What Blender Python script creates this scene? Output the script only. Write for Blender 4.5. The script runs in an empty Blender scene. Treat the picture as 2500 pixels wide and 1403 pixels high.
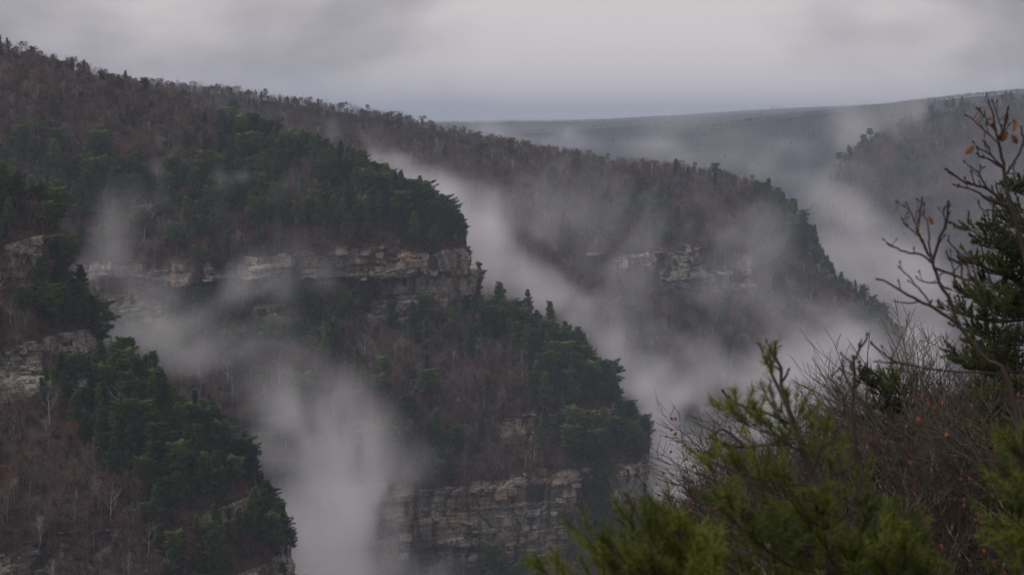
import bpy, bmesh, math, random
import numpy as np
from mathutils import Vector, Matrix

S = bpy.context.scene
C = S.collection
R = math.radians

# ------------------------------------------------------------------ camera
FPX = 4665.0                                   # focal length in photograph pixels (2500 wide)
HORIZON = 290.0                                # pixel row of eye level
PITCH = math.atan((701.5 - HORIZON) / FPX)
cam = bpy.data.cameras.new('camera')
cam_ob = bpy.data.objects.new('camera', cam)
C.objects.link(cam_ob)
cam.sensor_width = 36.0
cam.lens = FPX / 2500.0 * 36.0
cam.clip_start = 0.5
cam.clip_end = 60000.0
cam_ob.rotation_euler = (math.pi / 2 - PITCH, 0, 0)
cam.dof.use_dof = True
cam.dof.focus_distance = 520.0
cam.dof.aperture_fstop = 5.4
S.camera = cam_ob

# ------------------------------------------------------------------ overcast sky and veiled sun
SUN_EL, SUN_AZ = R(52), R(-125)                  # azimuth from +Y towards +X
w = bpy.data.worlds.new('World')
S.world = w
w.use_nodes = True
nt = w.node_tree
nt.nodes.clear()
def wn(t, **kw):
    n = nt.nodes.new(t)
    for k, v in kw.items():
        setattr(n, k, v)
    return n
out = wn('ShaderNodeOutputWorld')
sky = wn('ShaderNodeTexSky', sky_type='NISHITA', sun_disc=False, sun_elevation=SUN_EL, sun_rotation=SUN_AZ, air_density=1.0, dust_density=2.0)
bg1 = wn('ShaderNodeBackground'); bg1.inputs[1].default_value = 0.08
nt.links.new(sky.outputs[0], bg1.inputs[0])
tc = wn('ShaderNodeTexCoord')
mp = wn('ShaderNodeMapping'); mp.inputs['Scale'].default_value = (4.0, 4.0, 8.5); mp.inputs['Location'].default_value = (-4.72, 0.8, -2.34)
nt.links.new(tc.outputs['Generated'], mp.inputs[0])
nz = wn('ShaderNodeTexNoise'); nz.inputs['Scale'].default_value = 1.0; nz.inputs['Detail'].default_value = 8.0; nz.inputs['Roughness'].default_value = 0.52; nz.inputs['Distortion'].default_value = 0.15
nt.links.new(mp.outputs[0], nz.inputs['Vector'])
rp = wn('ShaderNodeValToRGB')
rp.color_ramp.interpolation = 'EASE'
rp.color_ramp.elements[0].position = 0.37; rp.color_ramp.elements[0].color = (0.26, 0.247, 0.272, 1)
rp.color_ramp.elements[1].position = 0.61; rp.color_ramp.elements[1].color = (0.61, 0.565, 0.565, 1)
nt.links.new(nz.outputs['Fac'], rp.inputs[0])
bg2 = wn('ShaderNodeBackground'); bg2.inputs[1].default_value = 1.0
nt.links.new(rp.outputs[0], bg2.inputs[0])
mx = wn('ShaderNodeMixShader'); mx.inputs[0].default_value = 0.93
nt.links.new(bg1.outputs[0], mx.inputs[1]); nt.links.new(bg2.outputs[0], mx.inputs[2])
nt.links.new(mx.outputs[0], out.inputs[0])

sl = bpy.data.lights.new('sun', 'SUN')
sl.energy = 1.5
sl.angle = R(40)
sl.color = (1.0, 0.96, 0.92)
so = bpy.data.objects.new('sun', sl)
C.objects.link(so)
sdir = Vector((math.cos(SUN_EL) * math.sin(SUN_AZ), math.cos(SUN_EL) * math.cos(SUN_AZ), math.sin(SUN_EL)))
so.rotation_euler = sdir.to_track_quat('Z', 'Y').to_euler()
so.location = (0, 0, 300)

vs = S.view_settings
vs.view_transform = 'Standard'
vs.look = 'None'
vs.gamma = 1.0
vs.exposure = 0.22
vs.use_curve_mapping = False
cy = S.cycles
cy.max_bounces = 5
cy.diffuse_bounces = 2
cy.glossy_bounces = 1
cy.transmission_bounces = 2
cy.volume_bounces = 2
cy.volume_step_rate = 3.0
cy.volume_max_steps = 512
cy.use_denoising = True

# ------------------------------------------------------------------ helpers
def P(px, py, Y):
    """world point at distance Y along +Y that the photograph shows at (px, py)"""
    a = (px - 1250.0) / FPX
    b = (701.5 - py) / FPX
    cp, sp = math.cos(PITCH), math.sin(PITCH)
    d = Vector((a, cp + b * sp, -sp + b * cp))
    return d * (Y / d.y)

def to_px(x, y, z):
    cp, sp = math.cos(PITCH), math.sin(PITCH)
    f = y * cp - z * sp
    u = y * sp + z * cp
    return 1250 + FPX * x / f, 701.5 - FPX * u / f

def hsh(*a):
    h = np.zeros(np.broadcast(*a).shape, dtype=np.uint32)
    with np.errstate(over='ignore'):
        for i, v in enumerate(a):
            h = h ^ (np.asarray(v).astype(np.int64).astype(np.uint32) * np.uint32((374761393, 668265263, 2147483647, 1274126177)[i]))
            h = (h ^ (h >> np.uint32(13))) * np.uint32(1274126177)
        h = h ^ (h >> np.uint32(16))
    return (h & np.uint32(0xffffff)).astype(np.float64) / float(0xffffff)

def vnoise(x, y, z, seed=0):
    """smooth value noise in [-1, 1]"""
    x = np.asarray(x, float) + seed * 17.13; y = np.asarray(y, float) + seed * 5.7; z = np.asarray(z, float) + seed * 31.7
    xi, yi, zi = np.floor(x), np.floor(y), np.floor(z)
    fx, fy, fz = x - xi, y - yi, z - zi
    fx, fy, fz = [f * f * f * (f * (f * 6 - 15) + 10) for f in (fx, fy, fz)]
    xi, yi, zi = xi.astype(np.int64), yi.astype(np.int64), zi.astype(np.int64)
    r = 0
    for dx in (0, 1):
        wx = fx if dx else 1 - fx
        for dy in (0, 1):
            wy = fy if dy else 1 - fy
            for dz in (0, 1):
                wz = fz if dz else 1 - fz
                r = r + wx * wy * wz * hsh(xi + dx, yi + dy, zi + dz)
    return r * 2 - 1

def fbm(x, y, z, seed=0, octv=4, gain=0.5):
    r, a, f, n = 0, 1.0, 1.0, 0
    for i in range(octv):
        r = r + a * vnoise(x * f, y * f, z * f, seed + i * 3)
        n += a; a *= gain; f *= 2.03
    return r / n

def sstep(a, b, x):
    t = np.clip((np.asarray(x, float) - a) / (b - a), 0, 1)
    return t * t * (3 - 2 * t)

def tag(o, label=None, cat=None, group=None, kind=None):
    if label: o['label'] = label
    if cat: o['category'] = cat
    if group: o['group'] = group
    if kind: o['kind'] = kind
    return o

class MB:
    """collects tubes, cards and boxes for one mesh"""
    def __init__(self):
        self.v = []; self.f = []; self.m = []
    def tube(self, pts, rad, n=4, mi=0, cap=True):
        base = len(self.v)
        k = len(pts)
        for i, p in enumerate(pts):
            d = (pts[min(i + 1, k - 1)] - pts[max(i - 1, 0)])
            if d.length < 1e-9: d = Vector((0, 0, 1))
            d.normalize()
            a = d.cross(Vector((0.31, 0.87, 0.38)))
            if a.length < 1e-3: a = d.cross(Vector((1, 0, 0)))
            a.normalize(); b = d.cross(a)
            for j in range(n):
                t = 2 * math.pi * j / n
                q = p + (a * math.cos(t) + b * math.sin(t)) * rad[i]
                self.v.append((q.x, q.y, q.z))
        for i in range(k - 1):
            for j in range(n):
                j2 = (j + 1) % n
                self.f.append((base + i * n + j, base + i * n + j2, base + (i + 1) * n + j2, base + (i + 1) * n + j)); self.m.append(mi)
        if cap:
            self.f.append(tuple(base + (k - 1) * n + j for j in range(n))); self.m.append(mi)
    def tri(self, a, b, c, mi=0):
        i = len(self.v)
        self.v += [tuple(a), tuple(b), tuple(c)]
        self.f.append((i, i + 1, i + 2)); self.m.append(mi)
    def quad(self, a, b, c, d, mi=0):
        i = len(self.v)
        self.v += [tuple(a), tuple(b), tuple(c), tuple(d)]
        self.f.append((i, i + 1, i + 2, i + 3)); self.m.append(mi)
    def mesh(self, name, mats):
        me = bpy.data.meshes.new(name)
        me.from_pydata(self.v, [], self.f)
        for m in mats: me.materials.append(m)
        if len(mats) > 1: me.polygons.foreach_set('material_index', self.m)
        me.update()
        return me
    def build(self, name, mats, parent=None):
        o = bpy.data.objects.new(name, self.mesh(name, mats))
        C.objects.link(o)
        if parent: o.parent = parent
        return o

def empty(name, loc, rz=0.0, sc=1.0):
    o = bpy.data.objects.new(name, None)
    C.objects.link(o)
    o.location = loc; o.rotation_euler = (0, 0, rz); o.scale = (sc, sc, sc)
    o.empty_display_size = 0.5
    return o

# ------------------------------------------------------------------ materials
def new_mat(name):
    m = bpy.data.materials.new(name)
    m.use_nodes = True
    n = m.node_tree
    return m, n, n.nodes['Principled BSDF']

def nd(n, t, **kw):
    x = n.nodes.new(t)
    for k, v in kw.items():
        if k.startswith('i_'): x.inputs[k[2:].replace('_', ' ')].default_value = v
        else: setattr(x, k, v)
    return x

def ramp(n, src, stops):
    r = nd(n, 'ShaderNodeValToRGB')
    e = r.color_ramp.elements
    while len(e) < len(stops): e.new(0.5)
    for el, (p, c) in zip(e, stops):
        el.position = p; el.color = (*c, 1)
    n.links.new(src, r.inputs[0])
    return r.outputs[0]

def mixc(n, f, a, b, mode='MIX'):
    x = nd(n, 'ShaderNodeMix', data_type='RGBA', blend_type=mode)
    for s, v in ((0, f), (6, a), (7, b)):
        if hasattr(v, 'links'): n.links.new(v, x.inputs[s])
        elif s == 0: x.inputs[0].default_value = v
        else: x.inputs[s].default_value = (*v, 1)
    return x.outputs[2]

def foliage_mat(name, dark, light, rough=0.75, transl=0.0):
    m, n, b = new_mat(name)
    oi = nd(n, 'ShaderNodeObjectInfo')
    geo = nd(n, 'ShaderNodeTexCoord')
    tn = nd(n, 'ShaderNodeTexNoise', i_Scale=1.3, i_Detail=2.0)
    n.links.new(geo.outputs['Object'], tn.inputs['Vector'])
    ad = nd(n, 'ShaderNodeMath', operation='MULTIPLY_ADD'); ad.inputs[1].default_value = 0.6
    n.links.new(oi.outputs['Random'], ad.inputs[0])
    sb = nd(n, 'ShaderNodeMath', operation='SUBTRACT'); sb.inputs[1].default_value = 0.3
    n.links.new(tn.outputs['Fac'], sb.inputs[0]); n.links.new(sb.outputs[0], ad.inputs[2])
    c = ramp(n, ad.outputs[0], [(0.15, dark), (0.85, light)])
    n.links.new(c, b.inputs['Base Color'])
    b.inputs['Roughness'].default_value = rough
    b.inputs['Specular IOR Level'].default_value = 0.15
    if transl:
        tb = nd(n, 'ShaderNodeBsdfTranslucent'); n.links.new(c, tb.inputs[0])
        ms = nd(n, 'ShaderNodeMixShader'); ms.inputs[0].default_value = transl
        n.links.new(b.outputs[0], ms.inputs[1]); n.links.new(tb.outputs[0], ms.inputs[2])
        n.links.new(ms.outputs[0], n.nodes['Material Output'].inputs[0])
    return m

M = {}
M['pine'] = foliage_mat('pine_needles', (0.034, 0.075, 0.028), (0.17, 0.225, 0.060), 0.75, 0.35)
M['pine_near'] = foliage_mat('near_pine_needles', (0.045, 0.070, 0.012), (0.19, 0.21, 0.034), 0.55, 0.3)
M['hemlock'] = foliage_mat('evergreen_needles', (0.034, 0.052, 0.016), (0.10, 0.125, 0.034), 0.6, 0.3)
M['bark'] = foliage_mat('bark', (0.035, 0.029, 0.026), (0.090, 0.075, 0.066), 0.9)
M['grey_bark'] = foliage_mat('grey_bark', (0.06, 0.052, 0.048), (0.16, 0.14, 0.13), 0.9)
M['twig'] = foliage_mat('twig', (0.085, 0.073, 0.069), (0.22, 0.192, 0.18), 0.9)
M['pale_bark'] = foliage_mat('pale_bark', (0.24, 0.235, 0.22), (0.42, 0.41, 0.39), 0.9)
M['near_twig'] = foliage_mat('near_twig', (0.030, 0.023, 0.021), (0.070, 0.054, 0.048), 0.8)
M['brush_twig'] = foliage_mat('brush_twig', (0.024, 0.020, 0.015), (0.085, 0.072, 0.054), 0.8)
M['rust_leaf'] = foliage_mat('rust_leaves', (0.060, 0.029, 0.018), (0.14, 0.062, 0.034), 0.8)
M['red_leaf'] = foliage_mat('red_leaves', (0.12, 0.038, 0.020), (0.27, 0.085, 0.040), 0.7)
M['oak_leaf'] = foliage_mat('oak_leaves', (0.085, 0.038, 0.014), (0.17, 0.074, 0.025), 0.7)
M['brush'] = foliage_mat('brush', (0.034, 0.028, 0.024), (0.088, 0.068, 0.056), 0.9)

def lichen_mat():
    m, n, b = new_mat('lichen_bark')
    g = nd(n, 'ShaderNodeNewGeometry')
    t = nd(n, 'ShaderNodeTexNoise', i_Scale=9.0, i_Detail=4.0, i_Roughness=0.7)
    n.links.new(g.outputs['Position'], t.inputs['Vector'])
    c = ramp(n, t.outputs['Fac'], [(0.42, (0.05, 0.042, 0.036)), (0.56, (0.24, 0.26, 0.19))])
    n.links.new(c, b.inputs['Base Color']); b.inputs['Roughness'].default_value = 0.9
    return m
M['lichen'] = lichen_mat()

def rock_nodes(n, pos):
    """colour of the sandstone: strata bands, rust stains, dark water streaks, lichen"""
    def noise(sc, scale=1.0, det=5.0, rough=0.6, dist=0.0):
        mpn = nd(n, 'ShaderNodeMapping'); mpn.inputs['Scale'].default_value = sc
        n.links.new(pos, mpn.inputs[0])
        t = nd(n, 'ShaderNodeTexNoise', i_Scale=scale, i_Detail=det, i_Roughness=rough, i_Distortion=dist)
        n.links.new(mpn.outputs[0], t.inputs['Vector'])
        return t.outputs['Fac']
    base = ramp(n, noise((0.09, 0.09, 0.11), 1.0), [(0.30, (0.15, 0.122, 0.095)), (0.48, (0.255, 0.225, 0.18)), (0.68, (0.41, 0.395, 0.345))])
    rust = ramp(n, noise((0.07, 0.07, 0.10), 1.0, 3.0), [(0.53, (0, 0, 0)), (0.68, (.9, .9, .9))])
    c = mixc(n, rust, base, (0.27, 0.175, 0.105))
    band = ramp(n, noise((0.05, 0.05, 1.5), 1.0, 4.0, 0.7), [(0.38, (0.45, 0.43, 0.42)), (0.52, (1, 1, 1))])
    c = mixc(n, 0.35, c, band, 'MULTIPLY')
    streak = ramp(n, noise((0.33, 0.33, 0.045), 1.0, 5.0, 0.65), [(0.46, (1, 1, 1)), (0.60, (0.22, 0.21, 0.23))])
    c = mixc(n, 0.85, c, streak, 'MULTIPLY')
    fine = ramp(n, noise((1.1, 1.1, 1.7), 1.0, 6.0, 0.75), [(0.38, (0.25, 0.245, 0.25)), (0.54, (1.1, 1.1, 1.1))])
    c = mixc(n, 0.9, c, fine, 'MULTIPLY')
    return c

def terrain_mat(name, litter_shift=(1, 1, 1)):
    m, n, b = new_mat(name)
    g = nd(n, 'ShaderNodeNewGeometry')
    pos = g.outputs['Position']
    rock = rock_nodes(n, pos)
    t1 = nd(n, 'ShaderNodeTexNoise', i_Scale=0.05, i_Detail=6.0, i_Roughness=0.65); n.links.new(pos, t1.inputs['Vector'])
    t2 = nd(n, 'ShaderNodeTexNoise', i_Scale=0.7, i_Detail=5.0, i_Roughness=0.7); n.links.new(pos, t2.inputs['Vector'])
    lit = ramp(n, t1.outputs['Fac'], [(0.34, (0.032, 0.028, 0.020)), (0.50, (0.060, 0.041, 0.029)), (0.66, (0.112, 0.062, 0.040))])
    lit = mixc(n, 0.8, lit, ramp(n, t2.outputs['Fac'], [(0.36, (0.35, 0.33, 0.32)), (0.62, (1.15, 1.12, 1.1))]), 'MULTIPLY')
    at = nd(n, 'ShaderNodeAttribute', attribute_name='cliff')
    t3 = nd(n, 'ShaderNodeTexNoise', i_Scale=0.22, i_Detail=5.0, i_Roughness=0.7); n.links.new(pos, t3.inputs['Vector'])
    s = nd(n, 'ShaderNodeMath', operation='MULTIPLY_ADD'); s.inputs[1].default_value = 1.1
    n.links.new(t3.outputs['Fac'], s.inputs[0]); n.links.new(at.outputs['Fac'], s.inputs[2])
    f = ramp(n, s.outputs[0], [(0.98, (0, 0, 0)), (1.12, (1, 1, 1))])
    s.use_clamp = False
    sc = nd(n, 'ShaderNodeMath', operation='MULTIPLY'); sc.inputs[1].default_value = 0.5
    n.links.new(s.outputs[0], sc.inputs[0])
    f = ramp(n, sc.outputs[0], [(0.49, (0, 0, 0)), (0.57, (1, 1, 1))])
    ta = nd(n, 'ShaderNodeAttribute', attribute_name='tone')
    rock = mixc(n, 1.0, rock, ramp(n, ta.outputs['Fac'], [(0.15, (0.42, 0.40, 0.38)), (0.5, (0.9, 0.88, 0.86)), (0.85, (1.35, 1.34, 1.30))]), 'MULTIPLY')
    c = mixc(n, f, lit, rock)
    n.links.new(c, b.inputs['Base Color'])
    b.inputs['Roughness'].default_value = 0.92
    b.inputs['Specular IOR Level'].default_value = 0.2
    t4 = nd(n, 'ShaderNodeTexNoise', i_Scale=1.6, i_Detail=6.0, i_Roughness=0.75); n.links.new(pos, t4.inputs['Vector'])
    bu = nd(n, 'ShaderNodeBump', i_Strength=0.7, i_Distance=0.5)
    n.links.new(t4.outputs['Fac'], bu.inputs['Height']); n.links.new(bu.outputs[0], b.inputs['Normal'])
    return m
M['terrain'] = terrain_mat('hillside')

def rock_mat():
    m, n, b = new_mat('sandstone')
    g = nd(n, 'ShaderNodeNewGeometry')
    n.links.new(rock_nodes(n, g.outputs['Position']), b.inputs['Base Color'])
    b.inputs['Roughness'].default_value = 0.92
    t4 = nd(n, 'ShaderNodeTexNoise', i_Scale=1.6, i_Detail=6.0, i_Roughness=0.75); n.links.new(g.outputs['Position'], t4.inputs['Vector'])
    bu = nd(n, 'ShaderNodeBump', i_Strength=0.7, i_Distance=0.4)
    n.links.new(t4.outputs['Fac'], bu.inputs['Height']); n.links.new(bu.outputs[0], b.inputs['Normal'])
    return m
M['rock'] = rock_mat()

def far_mat():
    m, n, b = new_mat('far_forest_floor')
    g = nd(n, 'ShaderNodeNewGeometry')
    t1 = nd(n, 'ShaderNodeTexNoise', i_Scale=0.01, i_Detail=8.0, i_Roughness=0.7); n.links.new(g.outputs['Position'], t1.inputs['Vector'])
    n.links.new(ramp(n, t1.outputs['Fac'], [(0.35, (0.014, 0.018, 0.016)), (0.65, (0.045, 0.038, 0.033))]), b.inputs['Base Color'])
    b.inputs['Roughness'].default_value = 0.95
    return m
M['far'] = far_mat()

# ------------------------------------------------------------------ the ground and the spurs of the gorge
def grid_mesh(name, V, mat, extra=None, smooth=False, kind='structure'):
    nr, ncol = V.shape[:2]
    me = bpy.data.meshes.new(name)
    nv = nr * ncol
    me.vertices.add(nv)
    me.vertices.foreach_set('co', V.reshape(-1).astype(np.float32))
    i = np.arange(nr - 1)[:, None] * ncol + np.arange(ncol - 1)[None, :]
    q = np.stack([i, i + ncol, i + ncol + 1, i + 1], -1).reshape(-1, 4)
    nf = len(q)
    me.loops.add(nf * 4); me.polygons.add(nf)
    me.loops.foreach_set('vertex_index', q.reshape(-1).astype(np.int32))
    me.polygons.foreach_set('loop_start', (np.arange(nf) * 4).astype(np.int32))
    me.polygons.foreach_set('use_smooth', np.full(nf, smooth))
    me.update(calc_edges=True)
    me.validate()
    if extra:
        for k, a in extra.items():
            at = me.attributes.new(k, 'FLOAT', 'POINT')
            at.data.foreach_set('value', a.reshape(-1).astype(np.float32))
    me.materials.append(mat)
    o = bpy.data.objects.new(name, me)
    C.objects.link(o)
    o['kind'] = kind
    return o

gx = np.linspace(-9000, 9000, 61); gy = np.linspace(-1500, 16000, 61)
GX, GY = np.meshgrid(gx, gy)
grid_mesh('ground', np.stack([GX, GY, np.full_like(GX, -232.0) + 3 * fbm(GX / 700, GY / 700, GX * 0, 2)], -1), M['far'])

_rs = np.random.RandomState(5)
STR_Z = 60 - np.cumsum(np.concatenate([_rs.choice([0.7, 1.0, 1.4, 2.0, 3.0, 4.2], 220)]))     # bed boundaries, the same right across the gorge
STR_O = _rs.uniform(-1, 1, 260)
STR_W = _rs.uniform(2.2, 9.0, 260)
STR_P = _rs.uniform(0, 50, 260)

def bed_relief(c, z):
    k = np.searchsorted(-STR_Z, -z)
    zz = np.concatenate([[STR_Z[0] + 2], STR_Z])
    top = zz[np.clip(k, 0, len(zz) - 1)]; bot = zz[np.clip(k + 1, 0, len(zz) - 1)]
    cw = c + STR_P[k] + 1.0 * vnoise(c / 6, z / 6, z * 0, 4)
    b = np.floor(cw / STR_W[k]); fr = cw / STR_W[k] - b
    o = 1.1 * STR_O[k] + 2.4 * (hsh(b.astype(np.int64), k) - 0.5)
    cb = c + 3.0 * vnoise(c / 17, z / 11, z * 0, 14)
    bb = np.floor(cb / 6.5); bb2 = np.floor((cb + 3) / 15.0); ej = np.minimum(cb / 6.5 - bb, 1 - cb / 6.5 + bb) * 6.5; zb_ = np.floor((z + 6 * hsh(bb.astype(np.int64), k * 0)) / 9.0)
    o = o + 3.4 * (hsh(bb.astype(np.int64), zb_.astype(np.int64)) - 0.5) + 3.2 * (hsh(bb2.astype(np.int64), k * 0 + 4) - 0.5)
    o = o - 1.3 * (1 - sstep(0.1, 0.8, ej)) * (hsh(bb.astype(np.int64), zb_.astype(np.int64), k * 0 + 8) > .35)
    edge = np.minimum(fr, 1 - fr) * STR_W[k]
    o = o - 0.7 * (1 - sstep(0.0, 0.5, edge))
    b2 = np.floor(z / 1.0 + 0.5 * vnoise(c / 9, z / 9, z * 0, 8)); b3 = np.floor(c / 2.3 + hsh(b2.astype(np.int64), b2.astype(np.int64) * 0 + 3) * 7)
    o = o + 0.85 * (hsh(b2.astype(np.int64), b3.astype(np.int64)) - 0.5)
    tone = 0.5 + 0.30 * (hsh(b.astype(np.int64), k, k * 0 + 5) - 0.5) + 0.35 * (hsh(bb.astype(np.int64), zb_.astype(np.int64), k * 0 + 6) - 0.5) + 0.22 * (hsh(k, k * 0 + 9) - 0.5) + 0.20 * (hsh(b2.astype(np.int64), b3.astype(np.int64), k * 0 + 2) - 0.5)
    return o, tone

def spur(name, Yc, nose, bands, xfar, side=1, sl=2.0, dzc=0.45, ncol=300, L=15.0, reach=120.0, gully=9.0, gl=55.0, cliff_amp=1.0, seed=0, backw=0.7, gaps=0.0, deep=(), ret_top=2.0, ease=8.0, wander=1.0):
    """a headland that juts into the gorge from one side: stacked contours, each from the far end along the front, round the nose, and back along the rear.
    nose: photograph points of its nose from the top down, at distance Yc; bands: (z_bottom, kind, value) from the top."""
    pts = [P(px, py, Yc) for px, py in nose]
    X = [pts[0].x]; Z = [pts[0].z]
    for a, b in zip(pts[:-1], pts[1:]):
        z1 = min(b.z, Z[-1] - 0.05)
        n = max(1, int(math.ceil(math.hypot(b.x - X[-1], z1 - Z[-1]) / sl)))
        cl = any(k == 'cliff' and zt > z1 and zb < Z[-1] for zt, zb, k, v in bands)
        if cl: n = max(n, int(math.ceil((Z[-1] - z1) / dzc)))
        x0, z0 = X[-1], Z[-1]
        for i in range(1, n + 1):
            X.append(x0 + (b.x - x0) * i / n); Z.append(z0 + (z1 - z0) * i / n)
    X = np.array(X); Z = np.array(Z)
    # how far the front stands out at each height
    Wd = np.zeros_like(Z); Wd[0] = ret_top
    cl = np.zeros_like(Z); gpz = np.zeros_like(Z)
    for i in range(1, len(Z)):
        dz = Z[i - 1] - Z[i]; g = 1.0
        for zt, zb, k, v in bands:
            if zb <= Z[i] < zt:
                g = 1 / math.tan(R(v)) if k == 'slope' else 0.06
                if k == 'cliff': cl[i] = 1.0; gpz[i] = v
        Wd[i] = Wd[i - 1] + dz * g
    zi_ = np.linspace(Z[-1], Z[0], 600)
    wi_ = np.interp(zi_, Z[::-1], Wd[::-1])
    kz = np.exp(-0.5 * (np.arange(-90, 91) * (zi_[1] - zi_[0]) / ease) ** 2); kz /= kz.sum()
    ws_ = np.convolve(np.pad(wi_, 90, mode='edge'), kz, 'valid')
    Ws = np.interp(Z[::-1], zi_, ws_)[::-1]
    # columns
    nb = 24
    vq = np.linspace(0, 1, ncol)
    nr = len(Z)
    span = np.abs(X - xfar)
    k = 0.55
    vv = (1 - k) * vq + k * vq ** 3
    s = span[:, None] * vv[None, :]
    Lr = np.minimum(L, 0.4 * span + 0.5)[:, None]
    def prof(s, Wm):
        e = np.sqrt(np.clip(1 - (1 - np.minimum(s / Lr, 1)) ** 2, 0, 1))
        return Wm * (0.30 * e + 0.70 * (1 - np.exp(-np.maximum(s - 0.3 * Lr, 0) / reach)))
    xf = X[:, None] - side * s
    zf = np.repeat(Z[:, None], ncol, 1)
    gn = fbm(xf / 26, zf / 60, xf * 0, 41 + seed, 4, 0.6) + 0.30 * vnoise(xf / 60, zf / 25, xf * 0, 43 + seed)
    wand = (2.6 * vnoise(xf / 21, zf * 0, xf * 0, 45 + seed) + 1.5 * vnoise(xf / 7, zf * 0, xf * 0, 46 + seed) + 0.7 * vnoise(xf / 2.7, zf * 0, xf * 0, 47 + seed)) * wander * sstep(2, 16, s)
    zq = np.clip(zf + wand, Z[-1], Z[0])
    W2 = np.interp(zq.ravel(), Z[::-1], Wd[::-1]).reshape(zq.shape)
    S2_ = np.interp(zq.ravel(), Z[::-1], Ws[::-1]).reshape(zq.shape)
    cl2 = np.interp(zq.ravel(), Z[::-1], cl[::-1]).reshape(zq.shape)
    gp = np.interp(zq.ravel(), Z[::-1], gpz[::-1]).reshape(zq.shape)
    gm = np.maximum(sstep(-0.06, 0.08, gn + 0.20 - gp), sstep(14, 5, s))
    Wm = W2 * gm + S2_ * (1 - gm)
    yf = Yc - prof(s, Wm)
    # outward direction in plan
    dx = np.gradient(xf, axis=1); dy = np.gradient(yf, axis=1)
    ln = np.hypot(dx, dy) + 1e-9
    nx_, ny_ = (-dy / ln * -1 * side, dx / ln * side)
    ox, oy = -(-dy / ln) * side * 1.0, -dx / ln * side * -1.0
    # choose the sign that points to the camera / nose
    sg = np.where(oy > 0, -1.0, 1.0)
    ox, oy = ox * sg, oy * sg
    cc = xf - (yf - Yc) * 0.8 * side
    fade = sstep(0.0, 22.0, s)
    big = gully * fbm(xf / gl, zf / (gl * 2.2), yf * 0, 11 + seed, 3) * fade * sstep(0, 30, Wd)[:, None]
    big = big + 2.2 * fbm(xf / 11, zf / 11, yf * 0, 23 + seed, 3) * (0.25 + 0.75 * fade)
    clf = sstep(.3, .7, cl2)
    clf = clf * gm
    # soften the cliff rows' tops and bottoms
    wob = 1.6 * vnoise(xf / 13, zf * 0, zf * 0, 9 + seed)
    bed, tone = bed_relief(cc, zf + 0.6 * wob + 0.9 * vnoise(xf / 5, zf / 7, zf * 0, 19 + seed))
    rel = cliff_amp * (bed + 1.4 * fbm(cc / 9, zf / 14, cc * 0, 31 + seed, 3)) * clf
    # deep recesses under overhangs: (z_top, z_bottom, depth, wavelength seed)
    for zt, zb, dp, sd in deep:
        rag = 2.0 * vnoise(xf / 9, zf * 0, zf * 0, sd) + 1.2 * vnoise(xf / 3.3, zf * 0, zf * 0, sd + 1)
        inside = sstep(zt + rag + 0.3, zt + rag - 0.3, zf) * sstep(zb - 1, zb + 6, zf)
        rel = rel - dp * inside * (0.65 + 0.35 * vnoise(xf / 12, zf / 6, zf * 0, sd + 2))
    rough = 0.35 * vnoise(xf / 2.1, zf / 2.1, yf * 0, 51 + seed) * (1 - clf)
    d = big + rel + rough
    xf2 = xf + ox * d * np.where(s < 12, 0.55, 1.0)
    yf2 = yf + oy * d
    # rear side, coarser
    vb = np.linspace(0, 1, nb)[1:] ** 1.6
    sb = span[:, None] * vb[None, :]
    yb = Yc + backw * prof(sb, Wd[:, None])
    xb = X[:, None] - side * sb
    jit = 1.5 * vnoise(xb / 9, Z[:, None] / 9, yb * 0, 61 + seed)
    V = np.concatenate([np.stack([xb, yb + jit, np.repeat(Z[:, None], nb - 1, 1)], -1)[:, ::-1], np.stack([xf2, yf2, zf], -1)], 1)
    cl_all = np.concatenate([np.repeat(cl[:, None], nb - 1, 1) * 0.8, clf], 1)
    tn_all = np.concatenate([np.full((nr, nb - 1), 0.5), tone], 1)
    if side < 0: V = V[:, ::-1]; cl_all = cl_all[:, ::-1]; tn_all = tn_all[:, ::-1]
    o = grid_mesh(name, V, M['terrain'], {'cliff': cl_all, 'tone': tn_all})
    front = dict(x=xf2, y=yf2, z=zf, s=s, cl=clf, W=Wd, X=X, Z=Z, ox=ox, oy=oy, Yc=Yc, side=side, name=name, xb=xb, yb=yb, ob=o)
    return o, front

def zz(py, Y): return P(0, py, Y).z

Y1, Y2, Y3, Y4 = 400.0, 640.0, 1000.0, 1700.0
near_o, near_f = spur('near_hillside', Y1,
    [(-500, 120), (-200, 330), (0, 445), (80, 490), (125, 555), (150, 572), (158, 600), (165, 650), (185, 720), (205, 775), (222, 800), (232, 850), (225, 885), (262, 905), (320, 925), (410, 980), (500, 1050), (570, 1120), (635, 1195), (672, 1270), (695, 1325), (712, 1345), (708, 1400), (722, 1460), (800, 1560), (1000, 1750), (1250, 2200)],
    [(60, zz(570, Y1), 'slope', 47), (zz(570, Y1), zz(650, Y1), 'cliff', .30), (zz(650, Y1), zz(798, Y1), 'slope', 50), (zz(798, Y1), zz(905, Y1), 'cliff', .24),
     (zz(905, Y1), zz(1190, Y1), 'slope', 46), (zz(1190, Y1), zz(1255, Y1), 'cliff', .32), (zz(1255, Y1), zz(1330, Y1), 'slope', 46), (zz(1330, Y1), zz(1470, Y1), 'cliff', .16), (zz(1470, Y1), -400, 'slope', 45)],
    xfar=-150, sl=1.0, dzc=0.33, ncol=330, L=10, reach=55, gully=6, gl=34, seed=1, gaps=0.10, cliff_amp=0.8)

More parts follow.
